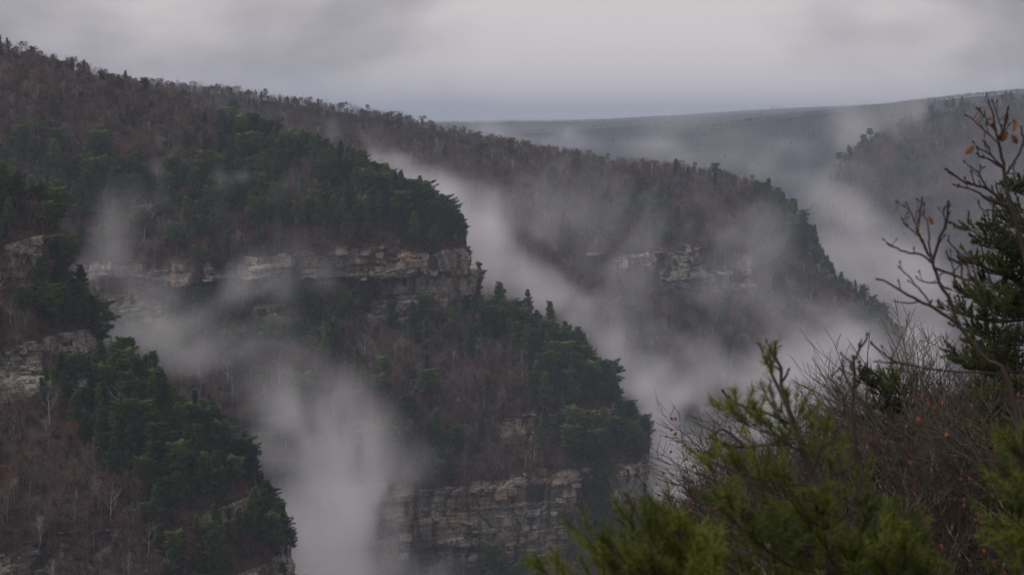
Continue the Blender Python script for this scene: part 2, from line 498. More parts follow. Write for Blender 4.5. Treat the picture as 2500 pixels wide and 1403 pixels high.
mid_o, mid_f = spur('middle_hillside', Y2,
    [(-420, 40), (-100, 95), (0, 125), (240, 190), (420, 245), (560, 300), (700, 372), (900, 440), (1000, 495), (1070, 545), (1115, 590), (1128, 603), (1140, 622), (1146, 652), (1128, 676), (1132, 700), (1124, 740), (1118, 780),
     (1160, 792), (1230, 805), (1340, 850), (1430, 905), (1500, 980), (1548, 1060), (1572, 1098), (1584, 1112), (1575, 1160), (1566, 1200), (1572, 1250), (1560, 1290), (1590, 1330), (1640, 1430), (1740, 1600), (2000, 1900)],
    [(80, zz(602, Y2), 'slope', 46), (zz(602, Y2), zz(785, Y2), 'cliff', -.10), (zz(785, Y2), zz(975, Y2), 'slope', 50), (zz(975, Y2), zz(1035, Y2), 'cliff', .30), (zz(1035, Y2), zz(1100, Y2), 'slope', 50), (zz(1100, Y2), zz(1290, Y2), 'cliff', .14), (zz(1290, Y2), -400, 'slope', 50)],
    xfar=-235, sl=1.4, dzc=0.42, ncol=430, L=14, reach=110, gully=9, gl=52, seed=2, deep=((zz(657, Y2), zz(735, Y2), 11.0, 71),), gaps=-0.06)

far_o, far_f = spur('rear_hillside', Y3,
    [(-300, 190), (300, 208), (560, 232), (700, 252), (950, 292), (1150, 340), (1500, 405), (1700, 425), (1840, 455), (1935, 520), (2000, 610), (2050, 690), (2115, 745), (2190, 830), (2260, 960), (2420, 1150), (2700, 1500)],
    [(80, zz(590, Y3), 'slope', 44), (zz(600, Y3), zz(690, Y3), 'cliff', .40), (zz(700, Y3), -400, 'slope', 50)],
    xfar=-330, sl=3.0, dzc=0.9, ncol=330, L=28, reach=170, gully=16, gl=85, seed=3, gaps=0.22, cliff_amp=1.5)

right_o, right_f = spur('right_hillside', Y4,
    [(3100, 205), (2700, 235), (2450, 252), (2300, 272), (2200, 306), (2110, 350), (2060, 385), (2044, 410), (2020, 455), (1985, 520), (1925, 610), (1830, 740), (1650, 1000)],
    [(80, -400, 'slope', 48)], xfar=720, side=-1, sl=6.0, ncol=160, L=40, reach=220, gully=22, gl=120, seed=4)

# far plateau rims: long scarps with flat tops running back
def plateau(name, prof_px, Y, depth, front, seed):
    xs = np.array([P(px, 0, Y).x for px, py in prof_px]); zs = np.array([P(0, py, Y).z for px, py in prof_px])
    x = np.arange(xs[0], xs[-1], 14.0)
    top = np.interp(x, xs, zs) + 2.2 * fbm(x / 60, x * 0, x * 0, seed + 5, 4)
    t = np.linspace(0, 1, 26)
    rows = []
    for u in t:                                   # front scarp, bottom to top
        zr = -232 + (top + 232) * u
        yr = Y - (1 - u) * front + 90 * fbm(x / 240, np.full_like(x, u * 2), x * 0, seed, 3) * (1 - u)
        rows.append(np.stack([x, yr, zr], -1))
    for u in (0.04, 0.2, 0.5, 1.0):
        rows.append(np.stack([x, np.full_like(x, Y + depth * u), top - 3 * u], -1))
    V = np.array(rows)
    return grid_mesh(name, V, M['far']), (x, top, V)
bench_o, bench_d = plateau('plateau_bench', [(-600, 330), (900, 330), (1190, 330), (1330, 325), (1500, 313), (1700, 300), (1900, 300), (2100, 296), (2400, 290), (3200, 270)], 2700, 500, 330, 81)
rise_o, rise_d = plateau('right_plateau', [(1650, 330), (1800, 305), (1900, 290), (2000, 279), (2100, 270), (2200, 258), (2320, 244), (2500, 226), (3100, 205)], 2350, 300, 300, 83)
plat_o, plat_d = plateau('far_plateau', [(-900, 300), (800, 302), (1140, 303), (1300, 298), (1500, 296), (1750, 285), (1880, 276), (2000, 272), (2200, 258), (2500, 240), (3300, 220)], 3900, 4000, 420, 82)

# ------------------------------------------------------------------ rock blocks that jut from the cliffs
def rock_mesh(i):
    r = random.Random(900 + i)
    bm = bmesh.new()
    bmesh.ops.create_cube(bm, size=1.0)
    for v in bm.verts:
        v.co.x *= 1 + r.uniform(-.18, .18); v.co.z *= 1 + r.uniform(-.22, .22); v.co.y *= 1 + r.uniform(-.25, .25)
        v.co += Vector((r.uniform(-.08, .08), r.uniform(-.1, .1), r.uniform(-.06, .06)))
    bmesh.ops.bevel(bm, geom=list(bm.edges), offset=0.07, segments=1, affect='EDGES')
    me = bpy.data.meshes.new('rock_block'); bm.to_mesh(me); bm.free()
    me.materials.append(M['rock'])
    return me
ROCKS = [rock_mesh(i) for i in range(6)]
def place_rocks(f, n, seed, size):
    r = np.random.RandomState(seed)
    ok = np.argwhere(f['cl'] > 0.75)
    px, py = to_px(f['x'], f['y'], f['z'])
    ok = np.array([q for q in ok if 5 < q[1] < f['x'].shape[1] - 3 and -60 < px[q[0], q[1]] < 2500 and 0 < py[q[0], q[1]] < 1450])
    for q in ok[r.choice(len(ok), n, replace=False)]:
        i, j = q
        o = bpy.data.objects.new('rock_block', ROCKS[r.randint(6)])
        C.objects.link(o); o.parent = f['ob']
        tx = f['x'][i, j + 2] - f['x'][i, j - 2]; ty = f['y'][i, j + 2] - f['y'][i, j - 2]
        wd = size * r.uniform(1.2, 3.6); hg = size * r.choice([0.5, 0.7, 0.9, 1.3, 1.9])
        o.location = (f['x'][i, j] - f['ox'][i, j] * 0.35, f['y'][i, j] - f['oy'][i, j] * 0.35, f['z'][i, j])
        o.rotation_euler = (r.uniform(-.06, .06), r.uniform(-.05, .05), math.atan2(ty, tx) + r.uniform(-.15, .15))
        o.scale = (wd, size * r.uniform(1.2, 2.2), hg)
place_rocks(near_f, 90, 1, 0.8)
place_rocks(mid_f, 170, 2, 1.25)
place_rocks(far_f, 40, 3, 2.0)

# ------------------------------------------------------------------ trees of the slopes
def pine_parts(seed, H=12.0, spread=0.24, base=0.28, flat=False, dens=1.0):
    """irregular native pine: tapered trunk, uneven whorls of drooping boughs carrying flat needle sprays"""
    r = random.Random(seed)
    tr = MB(); cr = MB()
    lean = Vector((r.uniform(-.05, .05), r.uniform(-.05, .05), 0))
    pts = [Vector((lean.x * h * H + .12 * math.sin(h * 7 + seed), lean.y * h * H, h * H)) for h in (0, .2, .4, .6, .8, 1.0)]
    tr.tube(pts, [.019 * H, .015 * H, .012 * H, .008 * H, .005 * H, .001 * H], 6)
    def at(h):
        k = min(4, int(h * 5)); u = h * 5 - k
        return pts[k].lerp(pts[k + 1], u)
    h = base * r.uniform(.85, 1.1)
    while h < 0.985:
        n = r.choice((3, 4, 4, 5))
        a0 = r.uniform(0, 6.28)
        for k in range(n):
            if r.random() < 0.12: continue
            a = a0 + k * 6.283 / n + r.uniform(-.4, .4)
            if flat: ln = H * spread * (0.5 + 0.9 * math.sin(min(1, (h - base) / (1 - base) * 1.15 + .15) * 2.4)) * r.uniform(.6, 1.15)
            else: ln = H * spread * ((1 - h) ** 0.75 * 1.15 + 0.10) * r.uniform(.55, 1.2) * (1 if h > base + .12 else r.uniform(.3, .9))
            up = (0.28 if not flat else .15) * (h - .35) + r.uniform(-.22, .24)
            p0 = at(h)
            d = Vector((math.cos(a), math.sin(a), up)).normalized()
            side = Vector((-math.sin(a), math.cos(a), 0))
            p1 = p0 + d * ln * .55; p2 = p0 + d * ln + Vector((0, 0, ln * r.uniform(-.10, .10)))
            tr.tube([p0, p1, p2], [.0045 * H * (1.1 - h) + .012, .003 * H * (1.1 - h) + .008, .006], 3, cap=False)
            m = max(4, int(ln * 4.6 * dens) + 2)
            for j in range(m):
                t = .22 + .80 * (j + r.random()) / m
                q = p0.lerp(p1, t / .55) if t < .55 else p1.lerp(p2, (t - .55) / .45)
                wd = ln * .30 * (1.15 - t) + .18
                for sgn in (-1, 1):
                    for e in range(2):
                        o = q + side * sgn * wd * r.uniform(.1, .95) + d * r.uniform(-.1, .25) + Vector((0, 0, r.uniform(-.28, .26)))
                        L_ = r.uniform(.26, .52) * (0.8 + H / 40)
                        dr = (d * r.uniform(.2, 1) + side * sgn * r.uniform(.1, 1) + Vector((0, 0, r.uniform(.0, .5)))).normalized()
                        wv = dr.cross(Vector((r.uniform(-.4, .4), r.uniform(-.4, .4), 1))).normalized() * L_ * .36
                        cr.tri(o - dr * L_ * .4 + wv * .5, o - dr * L_ * .3 - wv, o + dr * L_)
                        cr.tri(o - dr * L_ * .45, o + wv * 1.1 + Vector((0, 0, .12)), o + dr * L_ * .8 - wv * .5 + Vector((0, 0, r.uniform(.05, .22))))
        h += r.uniform(.022, .05)
    for k in range(10):
        o = at(.96) + Vector((r.uniform(-.2, .2), r.uniform(-.2, .2), r.uniform(-.4, .35)))
        cr.tri(o + Vector((-.12, 0, 0)), o + Vector((.12, .05, 0)), o + Vector((r.uniform(-.2, .2), r.uniform(-.2, .2), .4)))
    return tr, cr

def bare_parts(seed, H=12.0, twigs=1.0, width=0.5, leafy=0.0, tw_r=0.014, levels=4, fork=.30, sides=3, rise=.35, out_=0.0, thick=1.0):
    """leafless broadleaf tree: trunk and limbs in one part, the fine twigs of the crown in another"""
    r = random.Random(seed)
    tr = MB(); cr = MB(); lf = MB()
    def grow(p, d, ln, rad, lev):
        mid = p + d * ln * .5 + Vector((r.uniform(-1, 1), r.uniform(-1, 1), r.uniform(-.3, .6))) * ln * .06
        d2 = (d + Vector((r.uniform(-1, 1), r.uniform(-1, 1), r.uniform(-.2, .7))) * .14).normalized()
        end = mid + d2 * ln * .5
        tgt = tr if lev <= 2 else cr
        tgt.tube([p, mid, end], [rad, rad * .82, rad * .6], (6 if lev == 0 else 4 if lev == 1 else sides), cap=False)
        if lev >= levels:
            if leafy and r.random() < leafy:
                for _ in range(5):
                    o = end + Vector((r.gauss(0, .25), r.gauss(0, .25), r.gauss(0, .25)))
                    a = Vector((r.uniform(-1, 1), r.uniform(-1, 1), r.uniform(-1, 1))).normalized() * .22
                    b = a.cross(Vector((r.uniform(-1, 1), r.uniform(-1, 1), r.uniform(-1, 1)))).normalized() * .14
                    lf.quad(o - a, o + b, o + a, o - b)
            return
        n = r.choice((3, 4)) if lev < 1 else r.choice((2, 3, 3)) if lev < 3 else int(r.choice((3, 4)) * twigs)
        for k in range(n):
            t = 1.0 if k == 0 else r.uniform(.45, 1.0)
            q = p.lerp(mid, t * 2) if t < .5 else mid.lerp(end, t * 2 - 1)
            a = r.uniform(0, 6.28)
            e = Vector((math.cos(a), math.sin(a), 0))
            nd_ = (d2 * (1.0 if k == 0 else .75) + e * (r.uniform(.15, .35) if k == 0 else r.uniform(.45, .95)) + Vector((0, 0, r.uniform(-out_, rise)))).normalized()
            grow(q, nd_, ln * r.uniform(.55, .80), max(tw_r, rad * (.62 if k == 0 else .45)), lev + 1)
    d0 = Vector((r.uniform(-.1, .1), r.uniform(-.1, .1), 1)).normalized()
    tl = H * fork * r.uniform(.85, 1.2)
    tr.tube([Vector((0, 0, -.6)), d0 * tl * .5, d0 * tl], [.017 * H * thick, .013 * H * thick, .011 * H * thick], 6, cap=False)
    grow(d0 * tl, d0, H * .26, .010 * H * thick, 0)
    for k in range(2):
        a = r.uniform(0, 6.28)
        grow(d0 * tl * r.uniform(.75, 1), (d0 + Vector((math.cos(a), math.sin(a), 0)) * width * 1.4).normalized(), H * .22, .007 * H * thick, 1)
    top_ = max(v[2] for v in cr.v)
    for m_ in (tr, cr, lf): m_.v = [(a * H / top_, b * H / top_, c * H / top_) for a, b, c in m_.v]
    return tr, cr, lf

def joined(name, pieces):
    mb = MB(); mats = []
    for src, mat in pieces:
        o = len(mb.v)
        mb.v += src.v
        mb.f += [tuple(i + o for i in f) for f in src.f]
        mb.m += [len(mats)] * len(src.f)
        mats.append(mat)
    return mb.mesh(name, mats)

PINES = []; BARES = []
protos = bpy.data.collections.new('woodland_kinds')          # source shapes of the massed woods, not part of the scene itself
def proto(name, me):
    o = bpy.data.objects.new(name, me); protos.objects.link(o); return o
pine_spec = [(1, 12, .22, .30, False), (2, 14, .19, .36, False), (3, 9, .27, .22, False), (4, 11, .25, .40, True), (5, 16, .16, .42, False), (6, 12, .26, .34, False), (7, 13, .22, .48, True)]
for sd, H, sp, bs, fl in pine_spec:
    tr, cr = pine_parts(sd, H, sp, bs, fl)
    PINES.append((H, tr.mesh('pine_trunk', [M['bark']]), cr.mesh('pine_crown', [M['pine']]), joined('pine', [(tr, M['bark']), (cr, M['pine'])])))
bare_spec = [(11, 12, .45, 0.0, 'twig'), (12, 14, .35, 0.0, 'twig'), (13, 10, .6, 0.0, 'twig'), (14, 12, .5, 0.0, 'pale_bark'), (15, 10, .5, .5, 'twig'), (16, 13, .7, 0.0, 'pale_bark')]
for sd, H, wd, lfy, bk in bare_spec:
    tr, cr, lf = bare_parts(sd, H, 1.0, wd, lfy)
    bmat = M['grey_bark'] if bk == 'twig' else M[bk]
    lm = lf.mesh('leaf_cluster', [M['rust_leaf']]) if lf.f else None
    pieces = [(tr, bmat), (cr, M[bk])] + ([(lf, M['rust_leaf'])] if lf.f else [])
    BARES.append((H, tr.mesh('bare_trunk', [bmat]), cr.mesh('bare_twigs', [M[bk]]), joined('bare', pieces), lm))
SHRUBS = []
for sd in (21, 22, 23):
    tr, cr, lf = bare_parts(sd, 3.0, 1.0, .9, .55 if sd != 22 else .2, .010, 3, .12)
    SHRUBS.append(joined('shrub', [(tr, M['brush']), (cr, M['brush']), (lf, M['rust_leaf'])] if lf.f else [(tr, M['brush']), (cr, M['brush'])]))
col_pine = bpy.data.collections.new('pine_kinds'); col_bare = bpy.data.collections.new('bare_kinds'); col_shrub = bpy.data.collections.new('shrub_kinds')
for i, p in enumerate(PINES): col_pine.objects.link(bpy.data.objects.new('pine_shape_%d' % i, p[3]))
for i, p in enumerate(BARES): col_bare.objects.link(bpy.data.objects.new('bare_shape_%d' % i, p[3]))
for i, p in enumerate(SHRUBS): col_shrub.objects.link(bpy.data.objects.new('shrub_shape_%d' % i, p))

def massed(name, col, pts, label, cat):
    """one object of woodland: pts rows of x, y, z, turn, scale, kind"""
    pts = np.asarray(pts, float)
    me = bpy.data.meshes.new(name)
    me.vertices.add(len(pts))
    me.vertices.foreach_set('co', pts[:, :3].astype(np.float32).ravel())
    for k, j, t in (('turn', 3, 'FLOAT'), ('size', 4, 'FLOAT'), ('shape', 5, 'INT')):
        a = me.attributes.new(k, t, 'POINT')
        a.data.foreach_set('value', pts[:, j].astype(np.int32 if t == 'INT' else np.float32))
    o = bpy.data.objects.new(name, me); C.objects.link(o)
    ng = bpy.data.node_groups.new(name, 'GeometryNodeTree')
    ng.interface.new_socket('Geometry', in_out='INPUT', socket_type='NodeSocketGeometry')
    ng.interface.new_socket('Geometry', in_out='OUTPUT', socket_type='NodeSocketGeometry')
    N, L_ = ng.nodes, ng.links
    gi, go = N.new('NodeGroupInput'), N.new('NodeGroupOutput')
    ci = N.new('GeometryNodeCollectionInfo'); ci.inputs[0].default_value = col; ci.inputs[1].default_value = True; ci.inputs[2].default_value = True
    ip = N.new('GeometryNodeInstanceOnPoints'); ip.inputs['Pick Instance'].default_value = True
    def attr(k, t):
        x = N.new('GeometryNodeInputNamedAttribute'); x.data_type = t; x.inputs[0].default_value = k; return x.outputs[0]
    L_.new(gi.outputs[0], ip.inputs['Points']); L_.new(ci.outputs[0], ip.inputs['Instance'])
    L_.new(attr('shape', 'INT'), ip.inputs['Instance Index'])
    cx = N.new('ShaderNodeCombineXYZ'); L_.new(attr('turn', 'FLOAT'), cx.inputs[2])
    er = N.new('FunctionNodeEulerToRotation'); L_.new(cx.outputs[0], er.inputs[0]); L_.new(er.outputs[0], ip.inputs['Rotation'])
    L_.new(attr('size', 'FLOAT'), ip.inputs['Scale'])
    L_.new(ip.outputs[0], go.inputs[0])
    m = o.modifiers.new('scatter', 'NODES'); m.node_group = ng
    return tag(o, label, cat, kind='stuff')

rng = np.random.RandomState(7)
def sample(f, spacing, ymax=None, back=True):
    """random points over the front of a headland (and just behind its crest), about one per spacing squared"""
    x, y, z = f['x'], f['y'], f['z']
    ax = np.stack([x[:-1, 1:] - x[:-1, :-1], y[:-1, 1:] - y[:-1, :-1], z[:-1, 1:] - z[:-1, :-1]], -1)
    ay = np.stack([x[1:, :-1] - x[:-1, :-1], y[1:, :-1] - y[:-1, :-1], z[1:, :-1] - z[:-1, :-1]], -1)
    ar = np.linalg.norm(np.cross(ax, ay), axis=-1)
    pr = ar / ar.sum()
    n = int(ar.sum() / spacing ** 2)
    idx = rng.choice(ar.size, n, p=pr.ravel())
    i, j = np.unravel_index(idx, ar.shape)
    u, v = rng.rand(n), rng.rand(n)
    def ip(a): return a[i, j] * (1 - u) * (1 - v) + a[i, j + 1] * u * (1 - v) + a[i + 1, j] * (1 - u) * v + a[i + 1, j + 1] * u * v
    nrm = np.cross(ax, ay)[i, j]; nrm /= np.linalg.norm(nrm, axis=-1, keepdims=True) + 1e-9
    return ip(x), ip(y), ip(z), ip(f['s']), f['cl'][i, j], np.abs(nrm[:, 2])

trees = []                                              # x, y, z, kind('pine'/'bare'), variant, scale, region, size in pixels
def plant(f, spacing, region, pine_p, hp, hb, cliff_p=0.06, small=None):
    x, y, z, s, cl, up = sample(f, spacing)
    px, py = to_px(x, y, z)
    keep = (px > -120) & (px < 2620) & (py < 1520) & (py > -50)
    pp = pine_p(px, py, x, y, z, s)
    n2 = fbm(x / 22, y / 22, z / 22, 77, 3)
    u = rng.rand(len(x)); w_ = rng.rand(len(x))
    for k in np.flatnonzero(keep):
        if cl[k] > .4 and w_[k] > cliff_p: continue
        if region == 'near' and s[k] > 20 and py[k] > 900 and w_[k] > .85: continue
        pine = u[k] < np.clip(pp[k] * (1 + 1.6 * n2[k]) - .05, 0, 1)
        if pine:
            if rng.rand() < .52: continue
            v = int(rng.choice(7, p=(.20, .16, .16, .16, .10, .11, .11))); h = hp * rng.uniform(.5, 1.3)
            sc = h / PINES[v][0]
        else:
            v = int(rng.choice(6, p=(.30, .26, .27, .025, .11, .035))); h = hb * rng.uniform(.6, 1.15)
            sc = h / BARES[v][0]
        if cl[k] > .4: sc *= .55
        if small is not None: f_ = float(small(px[k], py[k])); sc *= f_; h *= f_
        trees.append([x[k], y[k], z[k] - .25, 'pine' if pine else 'bare', v, sc, region, h * FPX / y[k], px[k], py[k], s[k]])

def pp_near(px, py, x, y, z, s):
    return np.clip(1.0 * sstep(24, 9, s) + .75 * sstep(560, 480, py) + .30 * sstep(230, 100, np.abs(py - 720)) + .05, 0, 1)
def pp_mid(px, py, x, y, z, s):
    cap = sstep(620, 760, px) * sstep(610, 570, py) * sstep(320, 380, py)
    low = sstep(790, 820, py) * np.exp(-s / 14)
    left = .26 * sstep(330, 420, py) * sstep(620, 560, py)
    return np.clip(.95 * cap + .95 * low + left + .10 + .24 * sstep(300, 420, py) + .3 * sstep(60, 0, s) * sstep(260, 330, py), 0, 1)
def pp_rear(px, py, x, y, z, s):
    return np.clip(.06 + .16 * sstep(350, 520, py) + .8 * sstep(1820, 1900, px) * np.exp(-s / 40) + .5 * np.exp(-((px - 1580) / 140) ** 2 - ((py - 530) / 70) ** 2) + .3 * np.exp(-((px - 1800) / 160) ** 2 - ((py - 720) / 90) ** 2), 0, 1)
plant(near_f, 1.75, 'near', pp_near, 7.2, 6.2, .10)
plant(mid_f, 2.05, 'mid', pp_mid, 10.0, 7.6, .09, lambda px, py: np.interp(py, [150, 330, 480], [.55, .70, 1.0]))
plant(far_f, 2.7, 'rear', pp_rear, 8.5, 6.6, .45)
plant(right_f, 4.2, 'right', lambda px, py, x, y, z, s: .18 + .30 * sstep(90, 0, s), 9.5, 9.0, .3)
def crest(f, step, region, pine_p, hp, hb, depth, grow=lambda px: 1.0):
    X, Z, W = f['X'], f['Z'], f['W']
    acc = 0.0
    for i in range(1, len(X)):
        d = math.hypot(X[i] - X[i - 1], Z[i] - Z[i - 1]); acc += d
        while acc > step:
            acc -= step
            if abs(X[i] - X[i - 1]) < .35 * d: continue          # only where the crest is gentle enough to carry trees
            for back in range(5):
                x = X[i] - f['side'] * rng.uniform(0, 3); y = f['Yc'] + (rng.uniform(-.3, 1) * depth if back else rng.uniform(-.5, .3) * depth)
                z = Z[i] - abs(y - f['Yc']) * .35
                px, py = to_px(x, y, z)
                if not (-120 < px < 2620 and py < 1500): continue
                pine = rng.rand() < pine_p(px, py)
                v = int(rng.choice(5, p=(.28, .2, .22, .2, .1))) if pine else int(rng.choice(5, p=(.3, .26, .22, .04, .18)))
                h = (hp if pine else hb) * rng.uniform(.45, .95) * grow(px)
                z -= (.05, .12, .22, .32, .40)[back] * h
                trees.append([x, y, z - .4, 'pine' if pine else 'bare', v, h / (PINES if pine else BARES)[v][0], region, h * FPX / y, px, py, 0.0])
crest(near_f, 1.3, 'near', lambda px, py: .8, 7.5, 6.0, 5)
crest(mid_f, .8, 'mid', lambda px, py: (.12 if px < 300 else .05) if px < 620 else .85, 7.5, 7.0, 8, lambda px: 1.0 if px < 600 else 1.45)
crest(far_f, .75, 'rear', lambda px, py: .05 if px < 1840 else .5, 7.5, 7.5, 14)
crest(right_f, 1.3, 'right', lambda px, py: .10, 9.0, 9.5, 25)
print('trees', len(trees), [sum(1 for t in trees if t[6] == k) for k in ('near', 'mid', 'rear', 'right')])

# ------------------------------------------------------------------ woods: the largest trees in view stand alone, the rest is massed
def ground_at(f, px, py):
    qx, qy = to_px(f['x'], f['y'], f['z'])
    k = np.argmin((qx - px) ** 2 + (qy - py) ** 2)
    i, j = np.unravel_index(k, qx.shape)
    return Vector((f['x'][i, j], f['y'][i, j], f['z'][i, j] - .2))

def stand_tree(kind, v, loc, sc, rz, label, group=None, name=None):
    src = PINES[v] if kind == 'pine' else BARES[v]
    e = empty(name or ('pine_tree' if kind == 'pine' else 'bare_tree'), loc, rz, sc)
    for nm, me in (('trunk', src[1]), ('crown', src[2])):
        o = bpy.data.objects.new(nm, me); o.parent = e; C.objects.link(o)
    if kind == 'bare' and src[4]:
        o = bpy.data.objects.new('leaf_cluster', src[4]); o.parent = e; C.objects.link(o); o['kind'] = 'stuff'
    return tag(e, label, kind == 'pine' and 'pine' or 'tree', group)

def zone(t):
    px, py, reg, s_ = t[8], t[9], t[6], t[10]
    if reg == 'near':
        if py < 565: return 'on top of the near left spur'
        if py < 800: return 'between upper cliffs of the near spur'
        edge = ' at its edge' if s_ < 16 else ''
        if py < 1050: return 'just below the middle cliff, near spur' + edge
        if py < 1330: return 'on the lower slope of the near spur' + edge
        return 'at the lowest cliff, near spur'
    if py < 380: return 'on the upper wooded slope of the middle hill'
    if py < 610: return ('capping the overhanging cliff of the middle headland' if px > 680 else 'on the left slope above the mist-veiled cliff')
    if py < 800: return 'on ledges of the big overhanging cliff'
    if s_ < 22: return 'along the right edge of the middle headland'
    if py < 1120: return 'between the two cliffs of the middle headland'
    return 'around the lowest cliff of the middle headland'
PSHAPE = ['conical pine', 'slender pine', 'short bushy pine', 'flat-topped pine', 'tall narrow pine', 'broad ragged pine', 'high-crowned umbrella pine']
BSHAPE = ['upright bare tree', 'tall bare brown tree', 'low wide bare tree', 'pale grey bare tree', 'rusty-leaved tree', 'bleached spreading bare tree']

# trees that stand out singly in the photograph
def special(kind, v, f, px, pyb, h, label, rz=0.0):
    src = PINES if kind == 'pine' else BARES
    stand_tree(kind, v, ground_at(f, px, pyb), h / src[v][0], rz, label)
special('pine', 3, near_f, 308, 905, 8.2, 'lone flat-topped pine silhouetted against mist on the near left spur', 0.4)
special('pine', 0, near_f, 205, 770, 11.5, 'pine leaning out beside the upper cliff notch of the near left spur', 1.0)
special('pine', 3, near_f, 238, 880, 12.0, 'dark pine hanging over the pale middle cliff end, near left spur', 2.0)
special('pine', 1, mid_f, 1165, 800, 16.0, 'tall pine closest to the overhanging cliff on the saddle', 0.2)
special('pine', 0, mid_f, 1222, 812, 17.5, 'tallest pine of the saddle row, with a full pointed crown', 1.7)
special('pine', 4, mid_f, 1290, 838, 18.0, 'narrow pine with bare lower trunk, third in the saddle row', 2.6)
special('pine', 1, mid_f, 1340, 862, 18.0, 'tall pine at the lower end of the saddle row', 3.9)
special('pine', 2, mid_f, 1410, 900, 14.5, 'broad pine just right of the saddle row on the descending edge', 0.9)
special('pine', 3, mid_f, 1085, 585, 14.0, 'umbrella-shaped pine on the overhanging cliff tip against white mist', 0.5)
special('pine', 3, mid_f, 1025, 560, 15.0, 'rounded dark pine just left of the umbrella-shaped pine', 1.9)
special('pine', 0, mid_f, 1118, 605, 9.5, 'small pointed pine at the very brink of the overhanging cliff', 2.2)
special('pine', 2, mid_f, 968, 735, 6.0, 'single small pine growing on the overhanging cliff face', 0.3)
special('pine', 2, mid_f, 1586, 1240, 9.0, 'small pine clinging to the right end of the lowest middle cliff', 0.3)
special('bare', 3, mid_f, 880, 548, 13.0, 'white bare tree standing out among the pines above the cliff', 0.8)
special('bare', 5, mid_f, 350, 580, 12.0, 'pale bare tree left of the mist above the veiled cliff', 2.8)
special('bare', 3, near_f, 205, 1010, 8.5, 'white forked bare tree below the middle cliff of the near spur', 0.2)
special('bare', 5, near_f, 120, 1030, 9.0, 'bleached bare tree at far left below the bedded cliff', 1.1)
special('bare', 5, near_f, 290, 1030, 9.0, 'pale spreading bare tree right of the white forked one', 4.1)
special('bare', 3, near_f, 270, 1270, 7.5, 'pale bare tree amid red leaf litter low on the near spur', 5.0)

order = sorted([t for t in trees if t[6] in ('near', 'mid') and 0 < t[8] < 1700 and t[9] < 1440], key=lambda t: -t[7])
alone = {'pine': 0, 'bare': 0}
single = set(); named = {}
for t in order:
    if alone[t[3]] >= 270: continue
    alone[t[3]] += 1
    single.add(id(t))
    zn = zone(t)
    sh = (PSHAPE if t[3] == 'pine' else BSHAPE)[t[4]]
    third = 'left' if t[8] < (230 if t[6] == 'near' else 560) else 'right' if t[8] > (470 if t[6] == 'near' else 1100) else 'centre'
    zn = zn + ', ' + third
    e = stand_tree(t[3], t[4], (t[0], t[1], t[2]), t[5], rng.uniform(0, 6.28), sh + ' ' + zn, sh + 's ' + zn)
    named.setdefault(sh + ' ' + zn, []).append((t[8], t[9], e))
# say which one it is among its like: higher or lower on the slope, then its order from the left
ORD = ['first', 'second', 'third', 'fourth', 'fifth', 'sixth', 'seventh', 'eighth', 'ninth', 'tenth', 'eleventh', 'twelfth']
for lab, lst in list(named.items()):
    sets = [(lab, lst)]
    if len(lst) > 5:
        lst = sorted(lst, key=lambda q: q[1]); h_ = len(lst) // 2
        sets = [(lab + ' upper', lst[:h_]), (lab + ' lower', lst[h_:])]
    for lb, ls in sets:
        ls = sorted(ls, key=lambda q: q[0])
        for k, (a_, b_, e) in enumerate(ls):
            n_ = lb if len(ls) == 1 else lb + (' half' if lb != lab else '') + ', ' + ORD[min(k, 11)] + ' from left'
            if len(n_.replace(',', ' ').split()) > 16: n_ = n_.replace('on the ', '').replace('along the ', 'along ').replace(' from left', '')
            if len(n_.replace(',', ' ').split()) <= 16 and len(ls) <= 12: e['label'] = n_

for reg, what in (('near', 'the near left spur'), ('mid', 'the middle headland'), ('rear', 'the rear ridge in mist'), ('right', 'the hazy right hill')):
    for kind, col, nm in (('pine', col_pine, 'pine_woods'), ('bare', col_bare, 'bare_woods')):
        pts = [(t[0], t[1], t[2], rng.uniform(0, 6.28), t[5], t[4]) for t in trees if t[6] == reg and t[3] == kind and id(t) not in single]
        if pts:
            massed(nm, col, pts, ('massed dark green pines on ' if kind == 'pine' else 'massed leafless brown trees on ') + what, 'woods')

# low brush and leafy undergrowth
br = []
for f, sp, sc in ((near_f, 1.5, .62), (mid_f, 2.3, .9), (far_f, 5.0, 1.5)):
    x, y, z, s, cl, up = sample(f, sp)
    px, py = to_px(x, y, z)
    for k in np.flatnonzero((px > -80) & (px < 2580) & (py < 1500)):
        if cl[k] > .4 and rng.rand() > .10: continue
        br.append((x[k], y[k], z[k] - .1, rng.uniform(0, 6.28), sc * rng.uniform(.4, 1.1), rng.randint(3)))
massed('undergrowth', col_shrub, br, 'rusty brown leafless undergrowth covering the gorge slopes', 'undergrowth')

# forest on the far plateaus
fp = {'pine': [], 'bare': []}
for (x, top, V), n, hh in ((bench_d, 20000, 5.5), (rise_d, 16000, 5.5), (plat_d, 14000, 6.0)):
    nr = V.shape[0]
    for _ in range(n):
        i = rng.randint(9, nr - 2) if hh < 5.8 and rng.rand() < .7 else rng.randint(22, nr - 3); j = rng.randint(V.shape[1] - 1)
        u, v_ = rng.rand(), rng.rand()
        p = V[i, j] * (1 - u) * (1 - v_) + V[i, j + 1] * u * (1 - v_) + V[i + 1, j] * (1 - u) * v_ + V[i + 1, j + 1] * u * v_
        px, py = to_px(*p)
        if not (1050 < px < 2600): continue
        kd = 'pine' if rng.rand() < .03 else 'bare'
        v = int(rng.choice(5 if kd == 'pine' else 3))
        fp[kd].append((p[0], p[1], p[2] - .3, rng.uniform(0, 6.28), hh * rng.uniform(.7, 1.2) / (PINES if kd == 'pine' else BARES)[v][0], v))
massed('pine_woods', col_pine, fp['pine'], 'bluish distant evergreens on the far plateau', 'woods')
